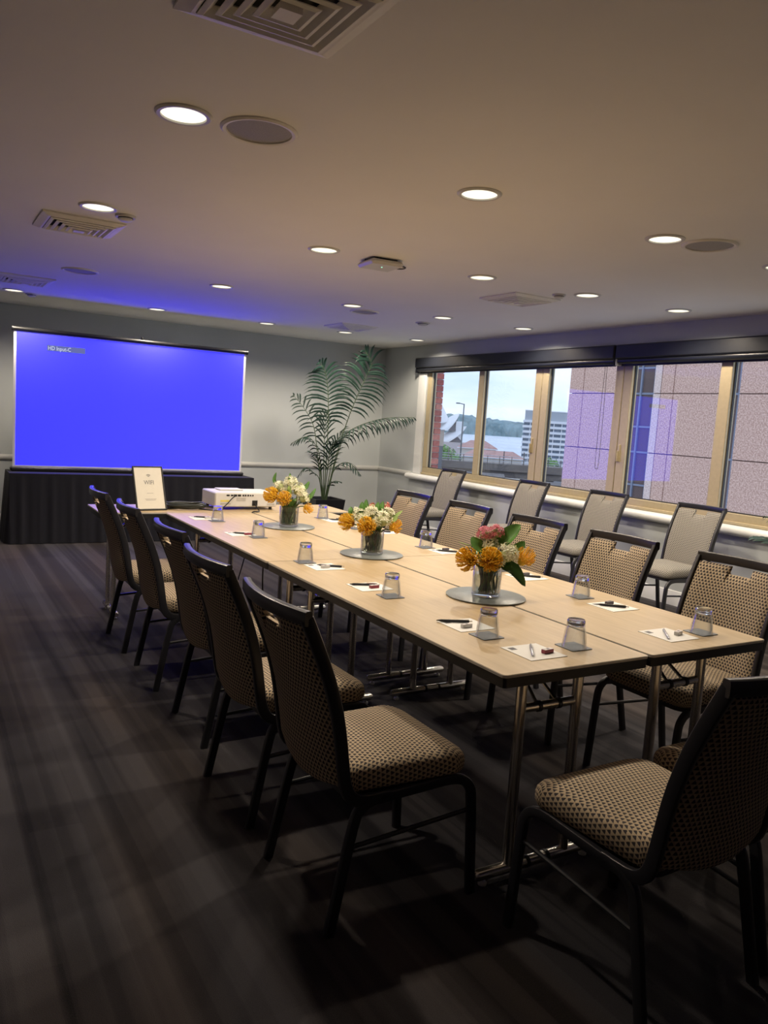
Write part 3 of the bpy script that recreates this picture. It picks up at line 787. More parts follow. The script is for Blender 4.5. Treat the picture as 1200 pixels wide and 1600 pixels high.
for place, c, k, pn, bx in SET:
    t = thing('notepad', 'square white note sheet ' + place, 'notepad', (c[0], c[1], ZT), 0, 'note sheets on the tables')
    obj('sheet', card_me, t); obj('printed_logo', logo_me, t, (-.048, .048, 0))
    p = thing('pen', ('black' if pn[2] else 'silver') + ' pen lying on the note sheet ' + place, 'pen', (pn[0][0], pn[0][1], ZT + .0018), radians(pn[1]), 'pens on the note sheets')
    pen_parts(p, pn[2])
    b = thing('mint_box', 'tiny %s mint box on sheet ' % kname[bx[2]] + place, 'box', (bx[0][0], bx[0][1], ZT + .0018), radians(bx[1]), 'mint boxes on the note sheets')
    bmat = {'red': mint_red, 'white': mint_clear, 'dark': mint_dark}[bx[2]]
    MB().box(-.021, .021, -.009, .009, 0, .0125, .0015).build('carton', bmat, b)
    MB().box(-.0205, .0205, -.0085, .0085, .0126, .0132).build('lid', mint_lid if bx[2] != 'dark' else bmat, b, smooth=False)
    MB().box(-.005, .005, -.004, .004, .0133, .0136).build('seal', print_grey, b, smooth=False)
    tag(obj('coaster', coaster_me, None, (k[0], k[1], ZT), radians(random.uniform(-3, 3))), 'square grey paper coaster ' + place, 'coaster', 'coasters on the tables')
    tg = obj('tumbler', glass_me, None, (k[0] + random.uniform(-.004, .004), k[1] - .006, ZT + .0024)); obj('solid_base', tb_me, tg)
    tag(tg, 'clear tumbler turned upside down on coaster ' + place, 'glass', 'upturned tumblers')

# ------------------------------------------------------------------ flowers
CR = Vector((.862, -.508, 0)); CF = Vector((.508, .862, 0)); UP = Vector((0, 0, 1))
def rand_dir(axis, spread):
    while True:
        d = Vector((random.gauss(0, 1), random.gauss(0, 1), random.gauss(0, 1))).normalized()
        if d.dot(axis) > spread: return d
def pincushion(c, axis, r, mats, base, label, group, n=180, spread=-.15):
    t = thing('pincushion_flower', label, 'flower', base, 0, group)
    c = Vector(c) - Vector(base); axis = Vector(axis).normalized()
    m = MB()
    core = r * .42
    for i in range(n):
        d = rand_dir(axis, spread)
        p0 = c + d * core * .8; side = (d - axis * d.dot(axis)); 
        p1 = c + d * r * .85 + axis * r * .10; p2 = c + d * r * 1.12 + axis * r * .38 - side * r * .12
        w = r * .034
        m.tube([p0, p1, p2], [w, w * .9, w * 1.25], n=4, caps=True)
    bl = m.build('bloom', mats[0], t)
    cm = MB(); rr = core
    for a in range(7):
        pass
    prof = [(0, rr)] + [(rr * sin(q), rr * cos(q)) for q in [i * pi / 8 for i in range(1, 8)]] + [(0, -rr)]
    cm.lathe(prof, 14, c); cm.build('core', mats[1], t)
    MB().tube([Vector((0, 0, 0)), c * .5 + Vector((0, 0, .01)), c - axis * rr], .0035, n=6).build('stem', stem_green, t)
    return t
def floret_ball(c, r, material, base, label, group, n=46, petal=.018, name='white_flower_cluster', squash=1.0, axis=(0, 0, 1), spread=-.45):
    t = thing(name, label, 'flower', base, 0, group)
    c = Vector(c) - Vector(base); m = MB(); axis = Vector(axis).normalized()
    for i in range(n):
        d = rand_dir(axis, spread); rr = r * random.uniform(.72, 1.0)
        p = c + Vector((d.x * rr, d.y * rr, d.z * rr * squash))
        u = d.orthogonal().normalized(); w = d.cross(u); a0 = random.uniform(0, 1)
        for k in range(5):
            a = a0 + k * 2 * pi / 5; q = u * cos(a) + w * sin(a); q2 = d.cross(q)
            tip = p + q * petal + d * petal * .35; mid = p + q * petal * .5 + d * petal * .05
            m.add([p, mid + q2 * petal * .26, tip, mid - q2 * petal * .26, mid + d * petal * .12], [(0, 1, 4), (1, 2, 4), (2, 3, 4), (3, 0, 4), (0, 3, 2, 1)])
        m.tube([p, p + d * petal * .4], [petal * .09, petal * .05], n=4)
    m.build('florets', material, t, smooth=False)
    MB().lathe([(0, r * .6)] + [(r * .6 * sin(q), r * .6 * cos(q)) for q in [i * pi / 6 for i in range(1, 6)]] + [(0, -r * .6)], 12, c).build('flower_head', mat('flower_head_green', (.42, .46, .22), .7), t)
    MB().tube([Vector((0, 0, 0)), c * .5 + Vector((0, 0, .01)), c - Vector((0, 0, r * .5))], .0032, n=6).build('stem', stem_green, t)
    return t
def leaf(base, path, width, material, label, group, nrm=(0, 0, 1), name='leaf_stem', fold=.25, cat='leaf'):
    t = thing(name, label, cat, base, 0, group)
    B = Vector(base)
    pts = smooth_path([Vector(p) - B for p in path], 4); k = len(pts); nrm = Vector(nrm)
    m = MB(); v = []; th = .0009
    for layer in (1, -1):
        for i, p in enumerate(pts):
            s = i / (k - 1)
            w = width * (sin(pi * min(1, s * .97 + .03)) ** .75) * (1.1 - .35 * s)
            tan = (pts[min(i + 1, k - 1)] - pts[max(i - 1, 0)]).normalized()
            sd = tan.cross(nrm).normalized(); nn = sd.cross(tan)
            for e in (-1, -.5, 0, .5, 1): v.append(p + sd * (w * e) + nn * (abs(e) * w * fold) + nn * th * layer)
    f = []; o = k * 5
    for i in range(k - 1):
        for e in range(4):
            f.append((i * 5 + e, i * 5 + e + 1, (i + 1) * 5 + e + 1, (i + 1) * 5 + e)); f.append((o + i * 5 + e, o + (i + 1) * 5 + e, o + (i + 1) * 5 + e + 1, o + i * 5 + e + 1))
        for e in (0, 4): f.append((i * 5 + e, (i + 1) * 5 + e, o + (i + 1) * 5 + e, o + i * 5 + e))
    m.add(v, f); m.build('blade', material, t, angle=80)
    MB().tube([Vector((0, 0, 0)), (pts[0]) * .5 + Vector((0, 0, .012)), pts[0], pts[1]], .0026, n=6).build('stalk', stem_green, t)
    return t
vase_me = MB().lathe([(0, .0), (.055, .0), (.0600, .003), (.0600, .122), (.0588, .1235), (.0572, .122), (.0572, .014), (.0555, .012), (0, .012)], 40).mesh('glass_wall', glass, angle=50)
water_me = MB().lathe([(0, .0125), (.0545, .0125), (.0563, .015), (.0563, .092), (0, .092)], 32).mesh('water', water, angle=50)
disc = MB().lathe([(0, 0), (.160, 0), (.166, .002), (.167, .006), (.164, .0075), (0, .0075)], 64)
disc_me = disc.mesh('round_mat', mat_grey)
VN = ['nearest', 'middle', 'farthest']
VP = [(.605, .868), (.622, 1.868), (.585, 2.872)]
VASES = []; FILL = []
for i, (x, y) in enumerate(VP):
    tag(obj('round_mat', disc_me, None, (x + .0, y, ZT)), 'round grey table mat under the %s flower vase' % VN[i], 'mat', 'round mats along the table')
    t = thing('glass_vase', 'clear glass cylinder vase of flowers, %s to the camera' % VN[i] if i < 2 else 'clear glass cylinder vase of flowers, farthest from the camera', 'vase', (x, y, ZT + .0077), 0, 'glass vases on the table')
    obj('glass_wall', vase_me, t); obj('water', water_me, t)
    for k in range(44):
        a = random.uniform(0, 2 * pi); r = random.uniform(.005, .046); a2 = a + random.uniform(-1.2, 1.2); r2 = random.uniform(.5, 1.1) * r
        MB().tube([(r * cos(a), r * sin(a), .016), (r2 * cos(a2), r2 * sin(a2), .07), (.040 * cos(a2), .040 * sin(a2), .118 + random.uniform(0, .02))], .0042, n=6).build('cut_stem', random.choice([stem_green, mat('stem_olive', (.13, .14, .05), .6), mat('stem_brown', (.10, .075, .035), .6)]), t)
    for k in range(7):
        a = k * 2 * pi / 7 + i; q = Vector((cos(a), sin(a), 0))
        FILL.append((i, k, Vector((x, y, ZT + .1327)) + q * .03, Vector((x, y, ZT + .175)) + q * .055, Vector((x, y, ZT + .178)) + q * .095))
    VASES.append(Vector((x, y, ZT + .0077 + .125)))
def at(v, r, u, f=0.0): return VASES[v] + CR * r + UP * (u - .016) - CF * f      # f: towards the viewer
def root(v, r=0.0, f=0.0): return VASES[v] + CR * max(-.035, min(.035, r)) - CF * max(-.03, min(.03, f)) - UP * .012
def og(v): return 'flowers in the %s vase' % VN[v]
def pc(v, r, u, f, R, word, mats=None, ax=None, n=180):
    pincushion(at(v, r, u, f), ax or (CR * r * 3 - CF * (f + .03) * 3 + UP * .12), R * 1.15, mats or (orange, amber_core), root(v, r, f), '%s in the %s flower vase' % (word, VN[v]), og(v), n)
def wc(v, r, u, f, R, word, material=None, n=46, petal=.016, **kw):
    floret_ball(at(v, r, u * .92, f), R * 1.18, material or cream, root(v, r, f), '%s in the %s flower vase' % (word, VN[v]), og(v), n, petal, **kw)
def lf(v, p0, p1, p2, w, material, word, nrm=None):
    leaf(root(v, p0[0], p0[2]), [at(v, *p0), at(v, *p1), at(v, *p2)], w, material, '%s in the %s flower vase' % (word, VN[v]), og(v), nrm or (-CF * .8 + UP * .6))
for v_, k_, p0_, p1_, p2_ in FILL:
    leaf(tuple(VASES[v_] + (p0_ - VASES[v_]) * .9 - UP * .012), [p0_, p1_, p2_], .022, (leaf_dark, leaf_green)[k_ % 2], '%s small filler leaf around the rim of the %s vase' % (['first', 'second', 'third', 'fourth', 'fifth', 'sixth', 'seventh'][k_], VN[v_]), og(v_), UP)
# nearest vase
pc(0, -.074, .036, .030, .046, 'orange pincushion flower on the left')
pc(0, -.004, .046, .055, .046, 'orange pincushion flower at the front centre')
pc(0, .138, .045, .010, .040, 'yellow bloom leaning out to the right', (yellow, orange), CR * .5 + UP * .8, 90)
wc(0, .072, .078, .030, .044, 'large creamy white flower cluster on the right', n=60)
wc(0, .035, .050, .045, .026, 'small creamy flower cluster at the front', n=26)
wc(0, .000, .112, .000, .034, 'creamy flower cluster at the centre', n=36)
wc(0, -.040, .125, -.01, .022, 'small creamy flower cluster at the upper left', n=20)
wc(0, -.022, .160, .000, .032, 'left pink flower head', pink, 52, .012, name='pink_flower', axis=UP)
wc(0, .022, .168, -.01, .030, 'right pink flower head', pink, 46, .012, name='pink_flower', axis=UP)
lf(0, (.035, .10, -.01), (.075, .150, -.005), (.125, .195, -.02), .036, leaf_green, 'broad bright green leaf at the top right')
lf(0, (-.02, .085, .02), (-.055, .105, .035), (-.080, .135, .02), .030, leaf_green, 'broad green leaf at the upper left')
lf(0, (.05, .025, .03), (.10, .015, .05), (.155, -.055, .04), .030, leaf_dark, 'dark green leaf drooping to the lower right')
lf(0, (.09, .07, -.02), (.125, .095, -.02), (.150, .125, -.03), .024, leaf_green, 'green leaf at the right edge')
lf(0, (-.04, .085, .0), (-.09, .098, .01), (-.130, .108, .0), .008, leaf_pale, 'narrow pale leaf pointing left', UP)
lf(0, (-.04, .075, .0), (-.09, .088, .01), (-.125, .094, .015), .007, leaf_pale, 'thin pale leaf below the narrow left one', UP)
# middle vase
pc(1, -.118, .045, .010, .042, 'orange pincushion flower on the left')
pc(1, -.028, .035, .055, .044, 'orange pincushion flower at the front centre')
pc(1, .100, .034, .020, .036, 'yellow bloom on the right', (yellow, orange), CR * .6 + UP * .6 - CF * .3, 90)
wc(1, -.066, .085, .020, .040, 'creamy flower cluster on the left', n=50)
wc(1, -.015, .110, .000, .036, 'creamy flower cluster at the centre', n=44)
wc(1, .045, .078, .035, .044, 'large creamy flower cluster at the front right', n=58)
wc(1, .070, .105, .000, .036, 'creamy flower cluster at the upper right', n=44)
wc(1, -.100, .110, -.02, .020, 'small creamy bud cluster at the far left', n=18)
for q, (r, u, top, tip) in enumerate([(-.06, .09, .16, -.065), (-.035, .09, .175, -.045), (.015, .09, .165, .02), (.035, .09, .17, .045), (-.11, .08, .13, -.125)]):
    lf(1, (r, u, -.01), ((r + tip) / 2 - .004, (u + top) / 2, .0), (tip, top, -.015), .017, leaf_green, ['tall pointed green leaf left of centre', 'tallest pointed green leaf', 'upright green leaf at the centre', 'upright green leaf right of centre', 'narrow green leaf at the left edge'][q])
lf(1, (.07, .07, .0), (.110, .095, .01), (.150, .128, -.01), .012, leaf_pale, 'pale pointed leaf leaning right')
lf(1, (.06, .06, .03), (.105, .075, .03), (.125, .100, .02), .012, leaf_pale, 'small pale leaf on the right')
wc(1, -.010, .150, -.02, .016, 'small pink blossom at the centre', mat('flower_coral', (.75, .28, .22), .6), 14, .011, name='pink_flower')
wc(1, .062, .158, -.02, .016, 'small pink blossom at the upper right', mat('flower_coral', (.75, .28, .22), .6), 14, .011, name='pink_flower')
# farthest vase
pc(2, -.093, .075, .020, .046, 'orange pincushion flower on the left')
pc(2, -.022, .062, .050, .042, 'orange pincushion flower at the front')
pc(2, .105, .018, .010, .032, 'yellow bloom low on the right', (yellow, orange), CR * .6 - CF * .3 - UP * .2, 90)
wc(2, -.065, .140, .000, .040, 'creamy flower cluster on the left', n=50)
wc(2, .000, .175, -.01, .040, 'topmost creamy flower cluster', n=50)
wc(2, .053, .130, .015, .044, 'large creamy flower cluster right of centre', n=58)
wc(2, .085, .080, .020, .036, 'creamy flower cluster low on the right', n=44)
lf(2, (-.085, .14, -.01), (-.105, .175, -.01), (-.095, .225, -.02), .013, leaf_green, 'upright green leaf on the left')
lf(2, (-.01, .17, -.02), (-.008, .195, -.02), (-.010, .225, -.03), .010, leaf_green, 'upright green leaf at the top')
lf(2, (.06, .11, -.02), (.095, .14, -.02), (.115, .180, -.03), .017, leaf_green, 'green leaf at the upper right')
lf(2, (.09, .05, .0), (.130, .085, .0), (.160, .140, -.02), .016, leaf_green, 'pointed green leaf leaning right')
lf(2, (-.02, .09, .03), (.00, .115, .045), (-.005, .150, .04), .018, leaf_pale, 'pale green leaf at the front')

# ------------------------------------------------------------------ things on the crosswise table
pj = thing('projector', 'white data projector facing the screen on the crosswise table', 'projector', (.62, 3.865, ZT))
MB().box(-.235, .235, -.15, .15, .022, .125, .007).build('body', white_plastic, pj)
MB().box(-.15, .03, .0, .13, .1255, .134, .004).build('top_panel', white_plastic, pj)
MB().lathe([(.045, 0), (.045, .05), (.036, .052), (.030, .03), (0, .03)], 24).build('lens', black_plastic, pj).matrix_local = Matrix.Translation((-.09, .145, .07)) @ Matrix.Rotation(-pi / 2, 4, 'X')
for sx in (-.2, .2):
    for sy in (-.12, .12): MB().lathe([(0, 0), (.012, 0), (.012, .022), (0, .022)], 12, (sx, sy, 0)).build('foot', black_plastic, pj)
for k, (x, w, h) in enumerate([(-.140, .022, .010), (-.110, .018, .010), (-.085, .024, .014), (-.055, .024, .014), (-.025, .012, .012), (-.008, .012, .012), (.012, .012, .012), (.030, .010, .010), (.048, .010, .010)]):
    MB().box(x - w / 2, x + w / 2, -.1525, -.1495, .106 - h / 2, .106 + h / 2).build('port', black_plastic, pj, smooth=False)
for r in range(4): MB().box(-.075, -.005, -.152, -.1495, .066 + r * .007, .0685 + r * .007).build('vent_slot', print_soft, pj, smooth=False)
MB().box(.045, .085, -.153, -.1495, .030, .070).build('power_inlet', black_plastic, pj, smooth=False)
MB().box(-.195, -.13, -.1515, -.1495, .060, .072).build('warning_sticker', mat('sticker_yellow', (.72, .60, .12), .6), pj, smooth=False)
MB().box(-.195, -.12, -.1515, -.1495, .040, .052).build('rating_label', print_soft, pj, smooth=False)
MB().box(.16, .22, -.1515, -.1495, .035, .05).build('vent_grille', print_soft, pj, smooth=False)
m = MB(); cp = []
for i in range(120):
    a = i / 120 * 2 * pi * 6.5
    r = .118 + .016 * sin(i * .37)
    cp.append((r * cos(a) * 1.15, r * .75 * sin(a), .007 + .032 * (i / 120) + .006 * sin(i * .53)))
cp += [(.20, .0, .012), (.27, -.03, .004)]
tag(MB().tube(smooth_path(cp, 2), .006, n=7).build('cable_coil', mat('cable_dark', (.03, .036, .034), .35), None, loc=(.19, 3.80, ZT)), 'coil of black cable beside the projector', 'cable')
pcab = smooth_path([(.53, 3.705, .832), (.50, 3.69, .815), (.46, 3.68, .775), (.40, 3.665, .738), (.33, 3.69, .7355), (.28, 3.75, .7355)], 4)
tag(MB().tube(pcab, .0042, n=6).build('video_cable', black_plastic), 'black cable plugged into the back of the projector', 'cable')
pcab = smooth_path([(.685, 3.708, .775), (.687, 3.68, .757), (.69, 3.64, .738), (.665, 3.585, .7345), (.615, 3.582, .729), (.612, 3.583, .66), (.58, 3.60, .40), (.5, 3.62, .1), (.42, 3.6, .008), (.2, 3.55, .008)], 4)
tag(MB().tube(pcab, .0042, n=6).build('power_cable', black_plastic), 'black power cable running from the projector down between tables', 'cable')
pcab = smooth_path([(.16, 2.22, .685), (.15, 2.20, .55), (.16, 2.19, .35), (.17, 2.21, .12), (.22, 2.25, .010), (.42, 2.4, .008)], 4)
tag(MB().tube(pcab, .0042, n=6).build('hanging_cable', black_plastic), 'thin black cable hanging under the left table edge', 'cable')
# framed sign leaning back
sg = bpy.data.objects.new('framed_sign', None); COL.objects.link(sg)
tag(sg, 'black-framed paper sign reading WIFI leaning on the crosswise table', 'sign')
sg.matrix_world = Matrix.Translation((-.062, 3.70, ZT)) @ Matrix.Rotation(radians(9), 4, 'Z') @ Matrix.Rotation(radians(-20), 4, 'X')
SW, SH = .108, .312
MB().box(-SW + .004, SW - .004, -.004, .004, .004, SH - .004).build('sign_sheet', mat('sign_paper', (.70, .66, .57), .6, var=.02), sg, smooth=False)
fm = MB()
fm.box(-SW, -SW + .010, -.009, .006, 0, SH, .002); fm.box(SW - .010, SW, -.009, .006, 0, SH, .002)
fm.box(-SW + .010, SW - .010, -.009, .006, 0, .010, .002); fm.box(-SW + .010, SW - .010, -.009, .006, SH - .010, SH, .002)
fm.build('frame', black_plastic, sg)
MB().box(-.02, .02, .006, .010, .0, SH * .8).build('easel_back', black_plastic, sg, smooth=False)
text_mesh('sign_text', 'WIFI', .042, print_grey, sg, (0, -.0048, .182), (pi / 2, 0, 0), .0003, 'CENTER', .85)
for z, w in ((.118, .022), (.078, .040), (.070, .034)):
    MB().box(-w, w, -.0052, -.0042, z, z + .003).build('text_line', print_soft, sg, smooth=False)
for k, (r, z) in enumerate(((.006, 0), (.013, 0), (.020, 0))):
    ic = MB().tube([(r * cos(a), -.0050, .232 + r * sin(a)) for a in [pi / 4 + pi / 2 * i / 6 for i in range(7)]], .0016, .0008, n=5, up=(0, 1, 0)); ic.build('wifi_icon_arc', print_grey, sg)

# ------------------------------------------------------------------ palms
def frond(t, pts, width, droop, n, sub=3, nrm=None, lw=.011, up_curl=0.0, s0=.34, lean0=.35):
    pts = smooth_path(pts, 5); k = len(pts)
    m = MB(); m.tube(pts, [.006 * (1 - .75 * i / (k - 1)) + .001 for i in range(k)], n=6, mi=1)
    tot = [0]
    for i in range(1, k): tot.append(tot[-1] + (pts[i] - pts[i - 1]).length)
    Lg = tot[-1]
    nrm0 = Vector(nrm) if nrm is not None else None
    for side in (-1, 1):
        for j in range(n):
            s = s0 + (1 - s0) * (j + .5 + random.uniform(-.25, .25)) / n
            d = s * Lg; i = 1
            while i < k - 1 and tot[i] < d: i += 1
            p = pts[i - 1].lerp(pts[i], (d - tot[i - 1]) / max(1e-6, tot[i] - tot[i - 1]))
            tan = (pts[i] - pts[i - 1]).normalized()
            nn = nrm0 or (UP - tan * tan.z)
            if nn.length < .1: nn = CF
            nn = (nn - tan * nn.dot(tan)).normalized(); sd = tan.cross(nn) * side
            q = (s - s0) / (1 - s0)
            ln = width * (sin(pi * (q * .80 + .18)) ** .7) * random.uniform(.88, 1.06)
            lean = lean0 + .75 * q
            d0 = (sd * (1 - .25 * q) + tan * lean + nn * up_curl).normalized()
            w = lw * random.uniform(.85, 1.1)
            prev = None; v = []; f = []
            steps = 5
            pp = p; dd = d0
            wn_ = dd.cross(nn).normalized() if dd.cross(nn).length > .05 else tan
            for e in range(steps + 1):
                u = e / steps
                ww = w * (.35 + 1.3 * u * (1 - u) * 2) * (1 if e < steps else .1)
                v += [pp + wn_ * ww, pp + nn * ww * .35, pp - wn_ * ww]
                dd = (dd - UP * (droop / steps) * (.4 + 1.2 * u)).normalized()
                pp = pp + dd * ln / steps
            for e in range(steps):
                a = e * 3
                f += [(a, a + 1, a + 4, a + 3), (a + 1, a + 2, a + 5, a + 4)]
            m.add(v, f)
    return m.build('frond', [palm_dark, palm_stem], t, angle=70)
pot_c = Vector((2.98, 7.20, 0))
pl = thing('potted_palm', 'tall kentia palm in black planter in the far corner', 'plant', pot_c)
m = MB()
prof = [(.0, .0), (.155, 0), (.205, .42), (.195, .43), (.185, .42), (.178, .385)]
def sq_lathe(prof, mi=0):
    m = MB(); rows = []; v = []
    for r, z in prof: rows.append(len(v)); v += [(-r, -r, z), (r, -r, z), (r, r, z), (-r, r, z)]
    f = []
    for a in range(len(prof) - 1):
        for j in range(4): f.append((rows[a] + j, rows[a] + (j + 1) % 4, rows[a + 1] + (j + 1) % 4, rows[a + 1] + j))
    m.add(v, f); return m
sq_lathe([(.155, 0), (.205, .43), (.185, .43), (.178, .385)]).build('planter', pot_black, pl, smooth=False)
MB().box(-.18, .18, -.18, .18, .375, .388).build('soil', soil, pl, smooth=False)
PB = Vector((0, 0, .385)) + CR * -.005
def pp(cx, cy, d=0.0): return PB + CR * ((cx - 520) / 535.0) + UP * ((1130 - cy) / 535.0) - CF * d
def fr(path, width, droop, n, **kw): return frond(pl, [pp(*q) for q in path], width, droop, n, **kw)
fr([(522, 1130), (528, 800, .02), (524, 540, .04), (512, 380, .04), (488, 270, .06), (452, 215, .14)], .36, 1.5, 17, nrm=-CF + UP * .3, s0=.56, lw=.015)
fr([(535, 1130), (590, 820, .0), (655, 570, -.02), (705, 420, -.02), (765, 270, .02), (790, 195, .08), (740, 115, .12)], .38, 1.5, 18, nrm=-CF + UP * .3, s0=.58, lw=.015)
fr([(540, 1130), (590, 860, .05), (645, 680, .10), (740, 605, .18), (900, 548, .26), (1090, 530, .34)], .32, 2.2, 22, lw=.013, s0=.42)
fr([(515, 1130), (470, 860, -.05), (430, 640, -.06), (360, 520, -.08), (275, 430, -.10)], .22, 1.4, 11, nrm=-CF + UP * .4, s0=.55)
fr([(515, 1130), (495, 900, .05), (470, 780, .10), (400, 700, .16), (300, 750, .22)], .20, 1.6, 12, s0=.5)
fr([(520, 1130), (505, 820, -.10), (500, 650, -.15), (500, 520, -.22)], .24, .9, 9, nrm=-CF * .4 + UP, s0=.55, lean0=1.5)
fr([(530, 1130), (560, 880, -.08), (585, 720, -.16), (640, 620, -.30)], .24, 1.2, 10, s0=.5, lean0=1.5)
fr([(530, 1130), (570, 950, .08), (620, 870, .14), (690, 855, .22), (765, 925, .28)], .17, 1.3, 10, s0=.5)
fr([(515, 1130), (490, 980, .06), (450, 935, .12), (400, 905, .18), (350, 968, .20)], .13, 1.2, 7, s0=.55)
fr([(525, 1130), (545, 880, .12), (560, 760, .20), (620, 690, .28)], .22, 1.2, 11, s0=.45, lean0=1.5)
fr([(530, 1130), (560, 1020, .05), (590, 985, .10), (640, 985, .14)], .10, .9, 5, s0=.5)
fr([(525, 1130), (490, 900, .12), (460, 820, .20), (420, 790, .26)], .18, 1.2, 8, s0=.5, lean0=1.5)
pl2_c = Vector((3.72, 1.22, 0))
pl2 = thing('potted_palm', 'green palm at the right picture edge below the window', 'plant', pl2_c)
sq_lathe([(.13, 0), (.17, .34), (.155, .34), (.15, .31)]).build('planter', pot_black, pl2, smooth=False)
MB().box(-.15, .15, -.15, .15, .30, .313).build('soil', soil, pl2, smooth=False)
def f2(path, width, droop, n, **kw): return frond(pl2, [Vector(q) for q in path], width, droop, n, **kw)
f2([(0, 0, .31), (-.02, .14, .62), (-.07, .32, .78), (-.11, .48, .80)], .20, .6, 8, lw=.022)
f2([(0, 0, .31), (-.02, .10, .70), (-.06, .26, .92), (-.10, .42, .95)], .18, 1.4, 9, lw=.006)
f2([(0, 0, .31), (.03, -.08, .65), (.05, -.22, .92), (.03, -.36, .95)], .22, 1.0, 12, lw=.014)
f2([(0, 0, .31), (-.06, -.04, .6), (-.18, -.10, .8), (-.3, -.18, .82)], .22, 1.0, 12, lw=.014)
f2([(0, 0, .31), (-.02, 0, .75), (-.05, -.03, 1.05), (-.12, -.08, 1.25)], .22, 1.0, 12, lw=.014)

# ------------------------------------------------------------------ outside: street, neighbour tower, harbour
stone = speckle_mat('pink_aggregate_panel', (.46, .27, .20), (.74, .50, .39), 24)
stone_pale = speckle_mat('pale_aggregate_panel', (.58, .43, .36), (.78, .62, .54), 24)
joint_dark = mat('joint_dark', (.13, .09, .08), .9)
tower_frame = mat('tower_window_frame', (.20, .22, .28), .5)
sky_glass = mat('tinted_window_glass', (.045, .075, .13), .08, var=.1, scale=.8)
frame_light = mat('light_window_frame', (.45, .47, .52), .5)
asphalt = mat('asphalt', (.16, .16, .165), .9, var=.2, scale=.4)
concrete = mat('concrete_grey', (.30, .29, .28), .9, var=.15, scale=.6)
concrete_dark = mat('concrete_dark', (.17, .15, .14), .9, var=.2, scale=.6)
balcony_white = mat('balcony_white', (.82, .84, .87), .7)
GZ = -24.0
struct(MB().box(-20, 900, 5, 1000, GZ - 1, GZ).build('ground', asphalt, smooth=False), 'street level far below the window')
struct(MB().box(-600, 5200, 500, 6500, GZ - .6, GZ + .02).build('harbour_water', mat('harbour_water', (.50, .58, .66), .35, var=.1, scale=.01), smooth=False), 'pale harbour water')
# neighbouring tower
tw = thing('stone_tower', 'pinkish stone-panelled building across the street filling the right panes', 'building', (18.0, 14, GZ))
YT, YE = 18.86, 2.0
MB().box(.12, 9, YE - 14, YT - 14 - .02, 0, 44).build('core_wall', joint_dark, tw, smooth=False)
zj = [GZ + 24 + 1.0 + 1.82 * k for k in range(-5, 8)]
cols = [(18.2, 18.86, stone), (16.75, 18.2, stone), (14.94, 15.22, stone_pale), (14.47, 14.94, stone), (12.78, 14.47, stone), (10.2, 12.26, stone), (8.1, 10.2, stone), (6.0, 8.1, stone)]
pm = {}
for y0, y1, ms in cols:
    key = (round(y1 - y0, 3), ms.name)
    if key not in pm: pm[key] = MB().box(0, .14, .012, (y1 - y0) - .012, .012, 1.82 - .012, .006).mesh('stone_panel', ms)
    for z in zj: obj('stone_panel', pm[key], tw, (0, y0 - 14, z - GZ))
MB().box(.02, .14, YE - 14, 6.0 - 14, 10, 44).build('stone_panel', stone, tw, smooth=False)
def strip(y0, y1, mids, tz):
    MB().box(.16, .18, y0 - 14, y1 - 14, 12, 42).build('window_strip', sky_glass, tw, smooth=False)
    for y in [y0 + .02, y1 - .02] + mids: MB().box(.06, .2, y - .03 - 14, y + .03 - 14, 12, 42).build('window_frame', tower_frame, tw, smooth=False)
    for k, z in enumerate(zj):
        for dz in tz: MB().box(.09, .2, y0 - 14, y1 - 14, z - GZ + dz - .03, z - GZ + dz + .03).build('transom', tower_frame, tw, smooth=False)
strip(15.22, 16.75, [15.77], (0, .79))
strip(12.28, 12.78, [], (0,))
# brick pier of this building beside the left pane
bp_ = thing('brick_pier', 'red brick pier just outside the left window pane', 'brick pier', (4.555, 7.66, GZ + 24.6))
MB().box(.012, .44, .012, .5, -.6, 3.2).build('mortar_core', mat('mortar', (.52, .44, .42), .9), bp_, smooth=False)
brick_m = [mat('brick_red', (.42, .12, .095), .85, var=.2, scale=20, bump=.2), mat('brick_pale_red', (.50, .18, .14), .85, var=.2, scale=20, bump=.2), mat('brick_dark_red', (.33, .085, .075), .85, var=.2, scale=20, bump=.2)]
brk = [MB().box(0, .228, 0, .108, 0, .076, .003).mesh('brick', b) for b in brick_m] + [MB().box(0, .108, 0, .228, 0, .076, .003).mesh('brick', b) for b in brick_m]
for r in range(22):
    z = .02 + r * .086
    if r % 2:
        for k in range(2): obj('brick', brk[random.randrange(3)], bp_, (-.014 + k * .238, 0, z))
        obj('brick', brk[3 + random.randrange(3)], bp_, (.344, .118, z))
    else:
        for k in range(4): obj('brick', brk[3 + random.randrange(3)], bp_, (-.01 + k * .118, 0, z))
        obj('brick', brk[3 + random.randrange(3)], bp_, (.344, .238, z))
# helper for far things: distance d along the view direction of a bearing
CAMP = Vector((-1.4547, -1.6959, 1.4311))
def bear(px, d):
    """point on the compass bearing px (in degrees right of the +Y axis) at ground distance d"""
    return Vector((CAMP.x + d * sin(radians(px)), CAMP.y + d * cos(radians(px)), 0))
def far_thing(name, label, cat, b, d, group=None): return thing(name, label, cat, tuple(bear(b, d)), -radians(b), group)
